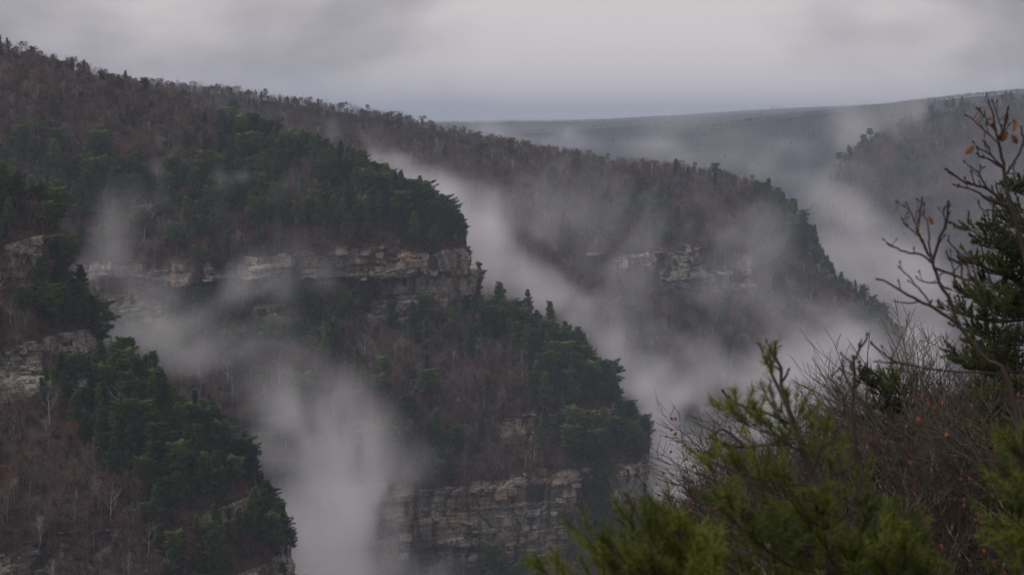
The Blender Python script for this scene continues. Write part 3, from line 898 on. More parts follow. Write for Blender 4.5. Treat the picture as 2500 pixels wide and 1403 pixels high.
massed('bare_woods', col_bare, fp['bare'], 'bluish distant leafless forest on the far plateau', 'woods')

# two pylons that peep over the far plateau
def pylon(px, label):
    b = P(px, 276, 3950)
    e = empty('transmission_tower', (b.x, b.y, b.z - 9))
    H = 24.0
    for sx in (-1, 1):
        for sy in (-1, 1):
            m = MB(); m.tube([Vector((sx * 2.4, sy * 2.4, 0)), Vector((sx * .5, sy * .5, H))], [.25, .18], 4); m.build('leg', [M['steel']], e)
    for z_, wd in ((H * .72, 5.0), (H * .86, 4.2), (H * .98, 3.2)):
        m = MB(); m.tube([Vector((-wd, 0, z_)), Vector((wd, 0, z_))], [.22, .22], 4); m.build('crossarm', [M['steel']], e)
    tag(e, label, 'tower', 'towers on the far plateau')
m_, n_, b_ = new_mat('steel'); b_.inputs['Base Color'].default_value = (.25, .25, .26, 1); b_.inputs['Roughness'].default_value = .6
M['steel'] = m_
pylon(1885, 'faint left transmission tower above the far plateau trees')
pylon(1897, 'faint right transmission tower above the far plateau trees')

# thin falls of water over the veiled cliff
m_, n_, b_ = new_mat('falling_water'); b_.inputs['Base Color'].default_value = (.62, .64, .66, 1); b_.inputs['Roughness'].default_value = .35
M['fall'] = m_
def waterfall(px, py0, py1, label):
    a, b = ground_at(mid_f, px, py0), ground_at(mid_f, px + 4, py1)
    r = random.Random(px)
    m = MB()
    for k in range(4):
        o = Vector((r.uniform(-.5, .5), -1.2 - r.uniform(0, .3), 0))
        m.tube([a + o, a.lerp(b, .4) + o + Vector((r.uniform(-.2, .2), -.2, 0)), b + o * .9], [.10, .07, .11], 4)
    tag(m.build('waterfall', [M['fall']]), label, 'waterfall')
waterfall(402, 655, 695, 'thin white waterfall at left of the mist-veiled cliff')
waterfall(503, 650, 700, 'thin white waterfall right of the other on the veiled cliff')

# ------------------------------------------------------------------ the near slope below the lookout and its plants
def near_z(x, y):
    base = -1.7 - 0.24 * np.minimum(y, 60) - 0.30 * np.maximum(0, y - 60)
    drop = np.maximum(0, y - 60 - np.maximum(0, x - 8) * 4.2) * 1.1
    side = 0.06 * np.clip(x - 6, 0, 12)
    return base + side - drop
fx = np.linspace(-60, 90, 120); fy = np.concatenate([np.linspace(-30, 80, 90), np.linspace(83, 330, 50)])
FX, FY = np.meshgrid(fx, fy)
FZ = near_z(FX, FY) + 0.5 * fbm(FX / 6, FY / 6, FX * 0, 91, 4)
grid_mesh('lookout_slope', np.stack([FX, FY, np.maximum(FZ, -225)], -1)[:, ::-1], M['terrain'], {'cliff': FX * 0, 'tone': FX * 0 + .5}, smooth=True)

def root(px, Y):
    x = P(px, 0, Y).x
    return Vector((x, Y, float(near_z(np.array(x), np.array(Y))) - .15))

def trace(pts, Y, dy=0.0):
    return [P(px, py, Y + dy * i) for i, (px, py) in enumerate(pts)]

def smooth_path(pts, n=3):
    out_ = []
    k = len(pts)
    for i in range(k - 1):
        p0, p1, p2, p3 = pts[max(i - 1, 0)], pts[i], pts[i + 1], pts[min(i + 2, k - 1)]
        for j in range(n):
            t = j / n
            out_.append(0.5 * ((2 * p1) + (p2 - p0) * t + (2 * p0 - 5 * p1 + 4 * p2 - p3) * t * t + (3 * p1 - p0 - 3 * p2 + p3) * t ** 3))
    out_.append(pts[-1])
    return out_

def oak_leaf_mesh(seed):
    """lobed, curled dead oak leaf with a short stalk, hanging along -Z"""
    r = random.Random(seed)
    lobes = [(0, .05), (.10, .12), (.2, .30), (.27, .12), (.40, .42), (.48, .14), (.62, .40), (.70, .13), (.84, .22), (.92, .08), (1.0, .0)]
    mb = MB()
    def pt(t, wd, sgn):
        cu = .22 * math.sin(t * 2.6 + seed) + .45 * wd * wd * (1 if r.random() < .8 else .4)
        return Vector((sgn * wd * .9, cu, -t))
    for sgn in (-1, 1):
        prev = None
        for t, wd in lobes:
            a = Vector((0, .22 * math.sin(t * 2.6 + seed), -t)); b = pt(t + wd * .12, wd * r.uniform(.8, 1.2), sgn)
            if prev:
                mb.quad(prev[0], a, b, prev[1])
            prev = (a, b)
    mb.tube([Vector((0, 0, .22)), Vector((0, 0, 0)), Vector((0, .22 * math.sin(1.3 + seed), -.5)), Vector((0, .22 * math.sin(2.6 + seed), -1))], [.018, .016, .012, .004], 3)
    return mb.mesh('oak_leaf', [M['oak_leaf']])
OAKLEAF = [oak_leaf_mesh(i) for i in range(4)]

def sapling(label, Y, stems, leaves, seed, dead_r=1.0, mat='near_twig'):
    """bare oak sapling: each traced stem is a branch with short budded side twigs"""
    r = random.Random(seed)
    b0 = P(stems[0][0][0][0], stems[0][0][0][1], Y)
    e = empty('oak_sapling', b0)
    for i, (pts, w0, w1) in enumerate(stems):
        pp = smooth_path(trace(pts, Y + (0 if i == 0 else r.uniform(-.05, .05)), 0 if i == 0 else r.uniform(-.06, .06)))
        pp = [p + Vector((r.gauss(0, .0025), 0, r.gauss(0, .0025))) - b0 for p in pp]
        k = Y / FPX
        n = len(pp)
        rad = [(w0 + (w1 - w0) * j / (n - 1)) * .5 * k * dead_r for j in range(n)]
        mb = MB(); mb.tube(pp, rad, 6)
        tips = [(pp[-1], (pp[-1] - pp[-2]).normalized(), rad[-1])]
        if i:
            for j in range(2, n - 1):
                if r.random() < .30:
                    d = (pp[j + 1] - pp[j]).normalized()
                    sd = Vector((r.uniform(-1, 1), r.uniform(-.5, .5), r.uniform(.0, 1))).normalized()
                    q = pp[j] + (d * .7 + sd).normalized() * k * r.uniform(10, 30)
                    mb.tube([pp[j], pp[j].lerp(q, .5) + Vector((0, 0, -.1 * k * 10)), q], [rad[j] * .6, rad[j] * .5, rad[j] * .42], 4)
                    tips.append((q, (q - pp[j]).normalized(), rad[j] * .5))
        for p, d, rr in tips:                               # buds
            for q in range(3):
                dd = (d + Vector((r.uniform(-.5, .5), r.uniform(-.5, .5), r.uniform(-.2, .4))) * (.7 if q else 0)).normalized()
                bl = k * r.uniform(7, 11)
                mb.tube([p - dd * bl * .2, p + dd * bl * .4, p + dd * bl], [rr * .9, max(rr * 1.25, k * 2.0), k * .4], 5)
        mb.build('trunk' if i == 0 else 'branch', [M[mat]], e)
    for (px, py, ln, tilt, v) in leaves:
        o = bpy.data.objects.new('leaf', OAKLEAF[v % 4]); C.objects.link(o); o.parent = e
        o.location = P(px, py, Y - .03) - b0
        s_ = ln * .85 * Y / FPX
        o.scale = (s_, s_, s_); o.rotation_euler = (r.uniform(-.4, .4), tilt, r.uniform(-1.2, 1.2))
    tag(e, label, 'sapling')
    return e

sapling('bare oak sapling with brown leaves at the upper right edge of the view', 12.0, [
    ([(2560, 2000), (2535, 1300), (2520, 800), (2498, 609), (2468, 507), (2456, 453), (2450, 400), (2438, 349), (2436, 334)], 15, 6),
    ([(2437, 340), (2426, 316), (2411, 298), (2402, 277)], 6, 3.5), ([(2434, 330), (2429, 310), (2425, 280), (2414, 250)], 6, 3.5), ([(2440, 338), (2447, 318), (2438, 295), (2425, 250)], 6, 3.5),
    ([(2443, 345), (2449, 325), (2455, 300), (2461, 268)], 6, 3.5), ([(2440, 350), (2420, 334), (2399, 313), (2381, 298), (2363, 283)], 6.5, 4),
    ([(2453, 415), (2426, 394), (2402, 385), (2387, 377)], 6, 4), ([(2446, 405), (2420, 379), (2414, 361), (2405, 349)], 5, 3.2), ([(2438, 400), (2411, 373), (2390, 361)], 5, 3.2),
    ([(2462, 505), (2438, 483), (2414, 462), (2387, 453), (2363, 447), (2345, 438), (2312, 415)], 9, 5), ([(2460, 502), (2411, 486), (2384, 468), (2354, 459), (2332, 452)], 7, 3.5),
    ([(2408, 459), (2399, 441), (2389, 423), (2372, 409)], 5, 3.5), ([(2467, 515), (2435, 516), (2402, 512), (2389, 500)], 5, 3.2),
    ([(2460, 467), (2480, 450), (2501, 438), (2540, 400)], 6, 4), ([(2458, 425), (2483, 382), (2498, 352), (2493, 313)], 6, 3.5), ([(2456, 440), (2450, 420), (2478, 425), (2470, 410)], 4, 3)],
    [(2462, 278, 34, .3, 0), (2470, 290, 40, -.35, 1), (2458, 322, 32, .5, 2), (2470, 330, 30, -.6, 3), (2418, 288, 22, 1.3, 1), (2378, 355, 34, .65, 2), (2345, 450, 22, 1.1, 0)], 5)
sapling('bare oak sapling with two brown leaves arching left across the mist', 10.5, [
    ([(2540, 2100), (2520, 1300), (2465, 937), (2414, 882), (2378, 844), (2346, 799), (2334, 780), (2321, 735), (2295, 693), (2282, 658), (2276, 636)], 15, 7),
    ([(2278, 640), (2261, 606), (2246, 575), (2240, 558), (2249, 513), (2251, 489)], 8, 4), ([(2242, 564), (2229, 528), (2215, 501)], 5, 3.5), ([(2276, 640), (2297, 576), (2311, 546), (2314, 501)], 8, 4.5),
    ([(2277, 638), (2269, 603), (2269, 573), (2264, 543), (2257, 522)], 6, 3.5), ([(2279, 645), (2249, 621), (2220, 617), (2190, 606), (2173, 596)], 7, 4.5), ([(2240, 575), (2225, 560), (2205, 545), (2212, 530)], 4.5, 3.2), ([(2311, 546), (2303, 520), (2306, 505)], 4, 3),
    ([(2330, 785), (2282, 751), (2244, 735), (2208, 715), (2180, 699), (2148, 680)], 10, 5), ([(2272, 742), (2250, 712), (2237, 699), (2218, 674), (2196, 655)], 6, 4), ([(2250, 735), (2225, 740), (2190, 737)], 5, 3.5),
    ([(2282, 655), (2321, 668), (2369, 684), (2401, 700), (2430, 690)], 8, 4), ([(2350, 678), (2346, 640), (2335, 612), (2318, 590)], 5, 3.5), ([(2369, 684), (2360, 640), (2342, 615)], 5, 3.2), ([(2330, 668), (2322, 640), (2312, 618)], 4, 3), ([(2295, 690), (2262, 690), (2240, 680)], 5, 3.2),
    ([(2440, 915), (2289, 901), (2224, 892), (2186, 882), (2160, 866), (2131, 842)], 6, 4.5), ([(2200, 886), (2170, 885), (2140, 880)], 5, 3.5)],
    [(2238, 532, 34, .2, 1), (2268, 530, 24, -.5, 2)], 6)
sapling('small forked bare sapling standing out of focus left of the red-leaved brush', 9.5, [
    ([(2120, 2300), (2095, 1300), (2083, 1000), (2087, 937), (2083, 873)], 10, 7),
    ([(2084, 880), (2103, 847), (2119, 821)], 7, 5), ([(2084, 905), (2077, 885), (2055, 866)], 6, 4.5), ([(2098, 855), (2096, 835)], 5, 4.5), ([(2085, 960), (2066, 925), (2056, 895), (2058, 880)], 6, 4.5), ([(2088, 945), (2105, 912), (2112, 890)], 6, 4.5)], [], 7)
sapling('thin blurred bare twig rising above the near pine top', 9.7, [
    ([(2090, 2300), (2010, 1300), (1923, 991), (1909, 940), (1906, 899), (1894, 871), (1892, 840)], 11, 7),
    ([(1896, 880), (1884, 862), (1878, 845)], 7, 5), ([(1906, 905), (1888, 890)], 7, 5), ([(1910, 930), (1925, 905)], 7, 5), ([(1940, 1040), (1880, 1010), (1800, 985), (1765, 958)], 8, 6), ([(1940, 1080), (1820, 1090), (1760, 1085), (1722, 1105)], 8, 6), ([(1820, 1090), (1770, 1050), (1735, 1066)], 7, 5.5)], [], 8)

# near pines: every bough is a branch with its own needles
def needle_bough(e, b0, p0, p1, seed, shoots, nl=.062, mat='pine_near', spread=.5, rad=.006, sh_len=.15, per=50, wd=.0022, name='branch'):
    r = random.Random(seed)
    d = (p1 - p0); ln = d.length; d.normalize()
    mid = p0.lerp(p1, .5) + Vector((0, r.uniform(-.05, .05), -.08 * ln))
    path = smooth_path([p0 - b0, mid - b0, p1 - b0], 5)
    wood = MB(); nee = MB()
    n = len(path)
    wood.tube(path, [rad * (1.1 - .8 * i / (n - 1)) for i in range(n)], 5)
    for k in range(shoots):
        t = 1.0 if k == 0 else r.uniform(.18, 1.0)
        i = min(n - 2, int(t * (n - 1)))
        q = path[i].lerp(path[i + 1], t * (n - 1) - i)
        dv = (path[i + 1] - path[i]).normalized()
        sd = Vector((r.uniform(-1, 1), r.uniform(-1, 1), r.uniform(-.25, .9))).normalized()
        sv = dv if k == 0 else (dv * r.uniform(.3, .9) + sd * spread * 1.6 + Vector((0, 0, .25))).normalized()
        sl_ = sh_len * r.uniform(.5, 1.3) * (1.25 - .5 * t)
        tip = q + sv * sl_ + Vector((0, 0, .02))
        wood.tube([q, q.lerp(tip, .5), tip], [rad * .5, rad * .42, rad * .35], 4)
        for j in range(per):
            u = r.uniform(.25, 1.0)
            a = q.lerp(tip, u)
            rv = Vector((r.gauss(0, 1), r.gauss(0, 1), r.gauss(0, 1)))
            rv = (rv - sv * rv.dot(sv)).normalized()
            nv = (sv * r.uniform(.35, 1.0) + rv * r.uniform(.35, .9)).normalized() * nl * r.uniform(.7, 1.15)
            wv = nv.cross(Vector((r.gauss(0, 1), r.gauss(0, 1), r.gauss(0, 1)))).normalized() * wd
            nee.tri(a - wv, a + wv, a + nv)
    o = wood.build(name, [M['bark']], e)
    q = nee.build('needles', [M[mat]], o)
    q['kind'] = 'stuff'

def near_pine(label, Y, lead, tips, seed, shoots=9, **kw):
    r = random.Random(seed)
    pts = trace(lead, Y)
    b0 = Vector((pts[0].x, Y, float(near_z(np.array(pts[0].x), np.array(Y)))))
    pts = [b0] + pts
    e = empty('young_pine', b0)
    sp = smooth_path(pts, 4)
    mb = MB(); n = len(sp); mb.tube([p - b0 for p in sp], [.028 * (1 - .8 * i / (n - 1)) for i in range(n)], 6)
    mb.build('trunk', [M['bark']], e)
    for i, (px, py, off) in enumerate(tips):
        p1 = P(px, py, Y + off)
        # leave the leader a little below the tip's height
        tgt = p1.z - abs(off) * .3 - (p1 - Vector((sp[-1].x, Y, p1.z))).length * .38
        p0 = min(sp, key=lambda p: abs(p.z - tgt))
        needle_bough(e, b0, p0.copy(), p1, seed * 50 + i, shoots if py > 1190 else 6, **kw)
    needle_bough(e, b0, sp[-3].copy(), sp[-1].copy(), seed * 50 + 49, 5, **kw)
    tag(e, label, 'pine')
    return e
r_ = random.Random(44)
tips = [(1778, 1012, .1), (1800, 1008, -.2), (1830, 1030, .2), (1738, 1128, 0), (1752, 1152, -.1), (1795, 1140, .2), (1765, 1100, .3), (1850, 1010, -.3), (1838, 1085, .4), (1880, 985, .2), (1990, 1045, .1), (2010, 1080, -.2), (1930, 1000, -.2), (2050, 1130, .2), (1760, 1245, .1), (1800, 1235, -.3), (1710, 1290, .2), (1850, 1200, .3), (1900, 1180, -.4), (2100, 1190, -.1), (2130, 1260, .2)]
tips += [(r_.uniform(1720, 2180), r_.uniform(1230, 1440), r_.uniform(-.6, .6)) for _ in range(26)]
near_pine('blurred young green pine filling the bottom right foreground', 9.0, [(2090, 1800), (2050, 1400), (2000, 1220), (1960, 1100), (1925, 1000), (1895, 935), (1880, 905)], tips, 3, shoots=9)
tips = [(1438, 1318, 0), (1450, 1345, .1), (1540, 1280, .1), (1566, 1278, -.1), (1615, 1292, .2), (1638, 1255, 0), (1590, 1330, .2), (1660, 1300, -.1), (1330, 1396, 0), (1500, 1370, -.2), (1480, 1395, .2), (1700, 1330, .1), (1400, 1400, .1)]
tips += [(r_.uniform(1400, 1760), r_.uniform(1345, 1450), r_.uniform(-.4, .4)) for _ in range(12)]
near_pine('low blurred pine boughs at the bottom edge left of the young pine', 8.2, [(1690, 2000), (1680, 1600), (1672, 1480), (1660, 1390)], tips, 4, shoots=9)
tips = [(2460, 1090, 0), (2470, 1110, .1), (2450, 1200, -.1), (2445, 1290, .1), (2475, 1160, .2), (2465, 1260, -.2), (2440, 1350, .1), (2480, 1330, 0), (2490, 1220, .2)] + [(r_.uniform(2440, 2540), r_.uniform(1100, 1420), r_.uniform(-.3, .3)) for _ in range(3)]
near_pine('blurred green pine boughs at the lower right edge', 8.6, [(2580, 2000), (2570, 1500), (2555, 1250), (2545, 1060)], tips, 5, shoots=7)
tips = [(2215, 1300, .1), (2250, 1340, .2), (2270, 1390, -.2), (2180, 1270, .2), (2140, 1330, 0), (2300, 1420, .2)] + [(r_.uniform(2090, 2280), r_.uniform(1290, 1450), r_.uniform(-.4, .4)) for _ in range(14)]
near_pine('small blurred pine right of the young pine at bottom right', 9.6, [(2220, 2000), (2210, 1600), (2200, 1430), (2190, 1330)], tips, 6, shoots=10)

# dark evergreen at the right edge, in layered boughs
def dark_evergreen(label, Y, px0, top, tips, seed, name='evergreen_tree'):
    b0 = root(px0, Y)
    e = empty(name, b0)
    tz = P(px0, top, Y)
    mb = MB(); mb.tube([Vector((0, 0, 0)), Vector((0, 0, (tz.z - b0.z) * .5)), tz - b0], [.10, .07, .015], 7); mb.build('trunk', [M['bark']], e)
    for i, (px, py, off) in enumerate(tips):
        p1 = P(px, py, Y + off)
        p0 = Vector((b0.x, Y, p1.z - .12))
        needle_bough(e, b0, p0, p1, seed * 70 + i, 24, nl=.06, mat='hemlock', spread=.5, rad=.012, sh_len=.30, per=48, wd=.0065)
    tag(e, label, 'evergreen')
tips = [(2359, 648, 0), (2335, 713, .2), (2310, 757, 0), (2350, 765, -.4), (2322, 862, .2), (2390, 690, .5), (2380, 730, -.5), (2340, 800, .4), (2370, 840, -.5), (2400, 600, .2), (2420, 560, -.2), (2440, 500, .1), (2455, 540, .4), (2365, 880, .3), (2400, 800, .8), (2430, 640, .8), (2410, 900, .5), (2470, 460, 0), (2440, 760, -.9), (2430, 860, -.8), (2460, 600, -.6), (2460, 700, .9)]
tips += [(r_.uniform(2345, 2500), r_.uniform(520, 980), r_.uniform(-1.2, 1.2)) for _ in range(26)]
dark_evergreen('dark evergreen with layered boughs at the right edge of the view', 26.0, 2535, 430, tips, 7)
tips = [(2092, 918, 0), (2105, 935, .2), (2130, 945, -.2), (2145, 1000, .1), (2120, 1030, .2), (2165, 925, .3), (2150, 965, -.3), (2190, 1000, .2), (2180, 1060, -.2), (2140, 1060, .3)]
dark_evergreen('small evergreen half hidden in the red-leaved brush at right', 29.0, 2240, 905, tips, 8)

tips = [(2290, 1120, 0), (2310, 1150, .2), (2340, 1190, -.2), (2280, 1200, .1), (2370, 1140, .3), (2330, 1240, -.3), (2390, 1210, 0), (2300, 1270, .2), (2380, 1290, .2)]
dark_evergreen('low dark evergreen inside the brush below the red-leaved shrubs', 25.0, 2345, 1090, tips, 9)
tips = [(2410, 985, 0), (2430, 1010, .2), (2450, 1060, -.2), (2400, 1050, .1), (2470, 1030, .3), (2420, 1090, -.3), (2480, 1080, 0)]
dark_evergreen('small dark evergreen in the brush near the right edge', 24.0, 2455, 960, tips, 10)

# brush of bare shrubs
BR = []; BRJ = []
for k, (sd, H, lf_) in enumerate(((61, 4.4, .10), (62, 4.0, .0), (63, 4.8, .18), (64, 4.2, .0), (65, 5.0, .06))):
    tr, cr, lf = bare_parts(sd, H, 1.15, .9, 0.0, .0032, 5, .10, 3, .22, .25, .55)
    lv = MB(); r = random.Random(sd)
    fs = [f for f in cr.f]
    for _ in range(int(700 * lf_)):
        f = fs[r.randrange(len(fs))]; o = Vector(cr.v[f[0]])
        a = Vector((r.uniform(-.5, .5), r.uniform(-.5, .5), -1)).normalized() * r.uniform(.05, .09)
        b = a.cross(Vector((r.uniform(-1, 1), r.uniform(-1, 1), 0))).normalized() * r.uniform(.018, .035)
        lv.quad(o, o + a * .5 + b, o + a, o + a * .45 - b)
    BRJ.append(joined('brush', [(tr, M['brush_twig'] if k % 2 else M['lichen']), (cr, M['brush_twig'])] + ([(lv, M['red_leaf'])] if lv.f else [])))
    BR.append((H, tr.mesh('brush_stems', [M['brush_twig']]), cr.mesh('brush_twigs', [M['brush_twig']]), lv.mesh('brush_leaves', [M['red_leaf']]) if lv.f else None, tr.mesh('brush_pale_stems', [M['lichen']])))
def brush(px, pytop, Y, v, rz, label, pale=False):
    b = root(px, Y)
    h = P(px, pytop, Y).z - b.z
    e = empty('bare_shrub', b, rz, 1.0)
    sc = h / BR[v][0] * .95
    e.scale = (sc * 1.0, sc * 1.0, sc)
    for nm, me in (('stems', BR[v][4] if pale else BR[v][1]), ('twigs', BR[v][2]), ('leaves', BR[v][3])):
        if me:
            o = bpy.data.objects.new(nm, me); C.objects.link(o); o.parent = e
            if nm != 'stems': o['kind'] = 'stuff'
    tag(e, label, 'shrub', 'bare brush on the near slope')
spots = [(1640, 1150, 34, 1, 0, 'bare shrub at the left end of the near brush, fine twigs against mist'), (1700, 1120, 31, 3, 0, 'bare shrub just right of the leftmost one in the near brush'), (1760, 1030, 33, 0, 0, 'bare shrub with a few red leaves behind the young pine, left side'),
         (1840, 930, 34, 2, 0, 'red-leaved bare shrub behind the top of the young pine'), (1900, 960, 30, 3, 0, 'tangled bare shrub directly behind the young pine top'), (1975, 885, 35, 1, 1, 'tall bare shrub with arching twigs right of the young pine top'), (2030, 890, 33, 4, 0, 'tall bare shrub beside the small forked sapling'),
         (2090, 1000, 29, 0, 0, 'low bare shrub beneath the small forked sapling'), (2140, 960, 31, 2, 0, 'red-leaved bare shrub beside the small evergreen'), (2210, 850, 36, 4, 1, 'tall bare shrub left of the dark evergreen'), (2270, 760, 38, 1, 0, 'tallest bare shrub, reaching up beside the dark evergreen'),
         (2330, 880, 30, 2, 0, 'red-leaved bare shrub in front of the dark evergreen'), (2250, 960, 27, 0, 1, 'bare shrub with scattered red leaves in the right middle of the brush'), (2400, 930, 28, 2, 0, 'red-leaved bare shrub near the right edge'), (2460, 980, 26, 3, 1, 'grey bare shrub at the right edge of the brush'),
         (2180, 1060, 25, 3, 1, 'lichen-covered pale shrub in the centre of the brush'), (2320, 1080, 24, 1, 1, 'lichen-covered pale shrub with slanting stems, right part of the brush'), (2420, 1100, 23, 4, 1, 'lichen-covered pale shrub at the far right of the brush'), (2040, 1050, 27, 4, 0, 'bare shrub low behind the young pine, right side'), (2480, 820, 31, 0, 0, 'bare shrub under the dark evergreen at the right edge'),
         (1830, 1080, 28, 4, 0, 'bare twiggy shrub half hidden by the young pine boughs'), (1740, 1200, 27, 1, 0, 'low bare shrub above the bottom-edge pine boughs'), (1960, 1080, 26, 0, 0, 'bare shrub hidden behind the middle of the young pine')]
for i, (px, pt_, Y, v, pale, lab) in enumerate(spots):
    brush(px, pt_, Y, v, i * 1.37, lab, bool(pale))
col_brush = bpy.data.collections.new('brush_kinds')
for i, j_ in enumerate(BRJ): col_brush.objects.link(bpy.data.objects.new('brush_shape_%d' % i, j_))
fill = []
for i in range(420):
    Y = r_.uniform(20, 46); px = r_.uniform(1640, 2640); b = root(px, Y)
    top = np.interp(px, [1640, 1750, 1850, 2050, 2150, 2300, 2600], [1230, 1150, 1030, 980, 960, 860, 840]) + r_.uniform(10, 300)
    h = P(px, top, Y).z - b.z
    if h < .8: h = .8
    v = r_.randrange(5)
    fill.append((b.x, b.y, b.z, r_.uniform(0, 6.28), h / BR[v][0], v))
massed('undergrowth', col_brush, fill, 'dense tangle of bare twigs between the shrubs at lower right', 'undergrowth')

# misty grey trees that stand farther down the near slope
for i, (px, pt_, Y, v) in enumerate(((2195, 785, 86, 2), (2145, 835, 94, 0), (2245, 765, 80, 2), (2110, 890, 100, 1))):
    b = root(px, Y)
    h = P(px, pt_, Y).z - b.z
    stand_tree('bare', v, b, max(.3, h / BARES[v][0] * 1.05), i * 1.1, 'grey bare tree rounding out of the mist ' + ('beside the dark evergreen', 'left of the tall brush', 'right behind the tall brush', 'lowest above the small evergreen')[i])

# ------------------------------------------------------------------ air: haze box and mist banks
def volume_mat(name, dens, col, an=0.0):
    m = bpy.data.materials.new(name); m.use_nodes = True
    n = m.node_tree; n.nodes.clear()
    o = n.nodes.new('ShaderNodeOutputMaterial'); v = n.nodes.new('ShaderNodeVolumePrincipled')
    n.links.new(v.outputs[0], o.inputs['Volume'])
    v.inputs['Color'].default_value = (*col, 1); v.inputs['Density'].default_value = dens; v.inputs['Anisotropy'].default_value = an
    return m

def box_object(name, lo, hi, mat):
    bm = bmesh.new(); bmesh.ops.create_cube(bm, size=1.0)
    for v in bm.verts:
        v.co = Vector([(lo[i] + hi[i]) / 2 + v.co[i] * (hi[i] - lo[i]) for i in range(3)])
    me = bpy.data.meshes.new(name); bm.to_mesh(me); bm.free(); me.materials.append(mat)
    o = bpy.data.objects.new(name, me); C.objects.link(o); return o
tag(box_object('haze', (-9100, -1600, -240), (9100, 16100, 95), volume_mat('haze', 0.00017, (0.69, 0.78, 0.96))), 'thin grey-blue haze filling the whole gorge', 'haze', kind='stuff')

def mist_volume(name, lo, hi, step, puffs, mat, seed, wl, label, cut=0.20):
    res = [int(round((h - l) / step)) + 1 for l, h in zip(lo, hi)]
    hi = [l + (n - 1) * step for l, n in zip(lo, res)]
    ax = [np.linspace(l, h, n) for l, h, n in zip(lo, hi, res)]
    D = np.zeros(res, np.float32)
    rr_ = random.Random(seed)
    sub = []
    for c, (rx, ry, rz), tau in puffs:
        if tau < .45:                                     # thin wisps are strung out already
            sub.append((c, (rx, ry, rz), tau)); continue
        sub.append((c, (rx, ry, rz), tau * .6))
        for k in range(9):
            q = rr_.uniform(.3, .6); a_ = rr_.uniform(0, 6.28); d_ = rr_.uniform(.2, 1.3)
            sub.append((Vector((c[0] + rx * d_ * math.cos(a_), c[1] + ry * rr_.uniform(-.7, .7), c[2] + rz * d_ * math.sin(a_))), (rx * q * rr_.uniform(.6, 1.5), ry * .7, rz * q * rr_.uniform(.7, 1.6)), tau * rr_.uniform(.1, .34)))
    for c, (rx, ry, rz), tau in sub:
        sl_ = []
        for a, cc_, rr in zip(ax, c, (rx, ry, rz)):
            i0, i1 = np.searchsorted(a, [cc_ - 2.4 * rr, cc_ + 2.4 * rr]); sl_.append(slice(i0, i1))
        if any(q.start >= q.stop for q in sl_): continue
        ex = np.exp(-((ax[0][sl_[0]] - c[0]) / rx) ** 2)[:, None, None] * np.exp(-((ax[1][sl_[1]] - c[1]) / ry) ** 2)[None, :, None] * np.exp(-((ax[2][sl_[2]] - c[2]) / rz) ** 2)[None, None, :]
        D[tuple(sl_)] += (tau / (1.77 * ry)) * ex
    act = D > 1e-5
    I = np.argwhere(act)
    X_, Y_, Z_ = ax[0][I[:, 0]], ax[1][I[:, 1]], ax[2][I[:, 2]]
    wx = 0.6 * vnoise(X_ / wl / 1.6, Y_ / wl / 1.6, Z_ / wl / 1.6, seed + 40)
    wz = 0.6 * vnoise(X_ / wl / 1.6, Y_ / wl / 1.6, Z_ / wl / 1.6, seed + 50)
    n = fbm(X_ / wl + wx, Y_ / (wl * 2.8), Z_ / (wl * 1.3) + wz, seed, 5, 0.62)
    d = D[act]
    e_ = d / (d + 0.010)
    m_ = np.clip((e_ + 1.35 * n - 0.22) / 0.60, 0, 1)
    D[act] = 0.56 * d * (m_ * m_ * (3 - 2 * m_)) * (1.0 + 0.9 * n)
    D[D < 2e-4] = 0
    me = bpy.data.meshes.new(name); me.vertices.add(D.size)
    a = me.attributes.new('amount', 'FLOAT', 'POINT'); a.data.foreach_set('value', D.ravel())
    me.materials.append(mat)
    o = bpy.data.objects.new(name, me); C.objects.link(o)
    ng = bpy.data.node_groups.new(name, 'GeometryNodeTree')
    ng.interface.new_socket('Geometry', in_out='INPUT', socket_type='NodeSocketGeometry')
    ng.interface.new_socket('Geometry', in_out='OUTPUT', socket_type='NodeSocketGeometry')
    N, L_ = ng.nodes, ng.links
    gi, go, vc = N.new('NodeGroupInput'), N.new('NodeGroupOutput'), N.new('GeometryNodeVolumeCube')
    vc.inputs['Min'].default_value = lo; vc.inputs['Max'].default_value = hi
    for k, q in zip(('Resolution X', 'Resolution Y', 'Resolution Z'), res): vc.inputs[k].default_value = q
    p = N.new('GeometryNodeInputPosition')
    mr = N.new('ShaderNodeMapRange'); mr.data_type = 'FLOAT_VECTOR'
    L_.new(p.outputs[0], mr.inputs['Vector'])
    mr.inputs[7].default_value = lo; mr.inputs[8].default_value = hi; mr.inputs[9].default_value = (0, 0, 0); mr.inputs[10].default_value = [q - 1 for q in res]
    ad = N.new('ShaderNodeVectorMath'); ad.operation = 'ADD'; ad.inputs[1].default_value = (.5, .5, .5); L_.new(mr.outputs[1], ad.inputs[0])
    fl = N.new('ShaderNodeVectorMath'); fl.operation = 'FLOOR'; L_.new(ad.outputs[0], fl.inputs[0])
    dp = N.new('ShaderNodeVectorMath'); dp.operation = 'DOT_PRODUCT'; dp.inputs[1].default_value = (res[1] * res[2], res[2], 1); L_.new(fl.outputs[0], dp.inputs[0])
    si = N.new('GeometryNodeSampleIndex'); si.data_type = 'FLOAT'; si.domain = 'POINT'
    L_.new(gi.outputs[0], si.inputs[0]); L_.new(dp.outputs['Value'], si.inputs['Index'])
    na = N.new('GeometryNodeInputNamedAttribute'); na.data_type = 'FLOAT'; na.inputs[0].default_value = 'amount'; L_.new(na.outputs[0], si.inputs['Value'])
    L_.new(si.outputs[0], vc.inputs['Density'])
    sm = N.new('GeometryNodeSetMaterial'); sm.inputs['Material'].default_value = mat
    L_.new(vc.outputs[0], sm.inputs[0]); L_.new(sm.outputs[0], go.inputs[0])
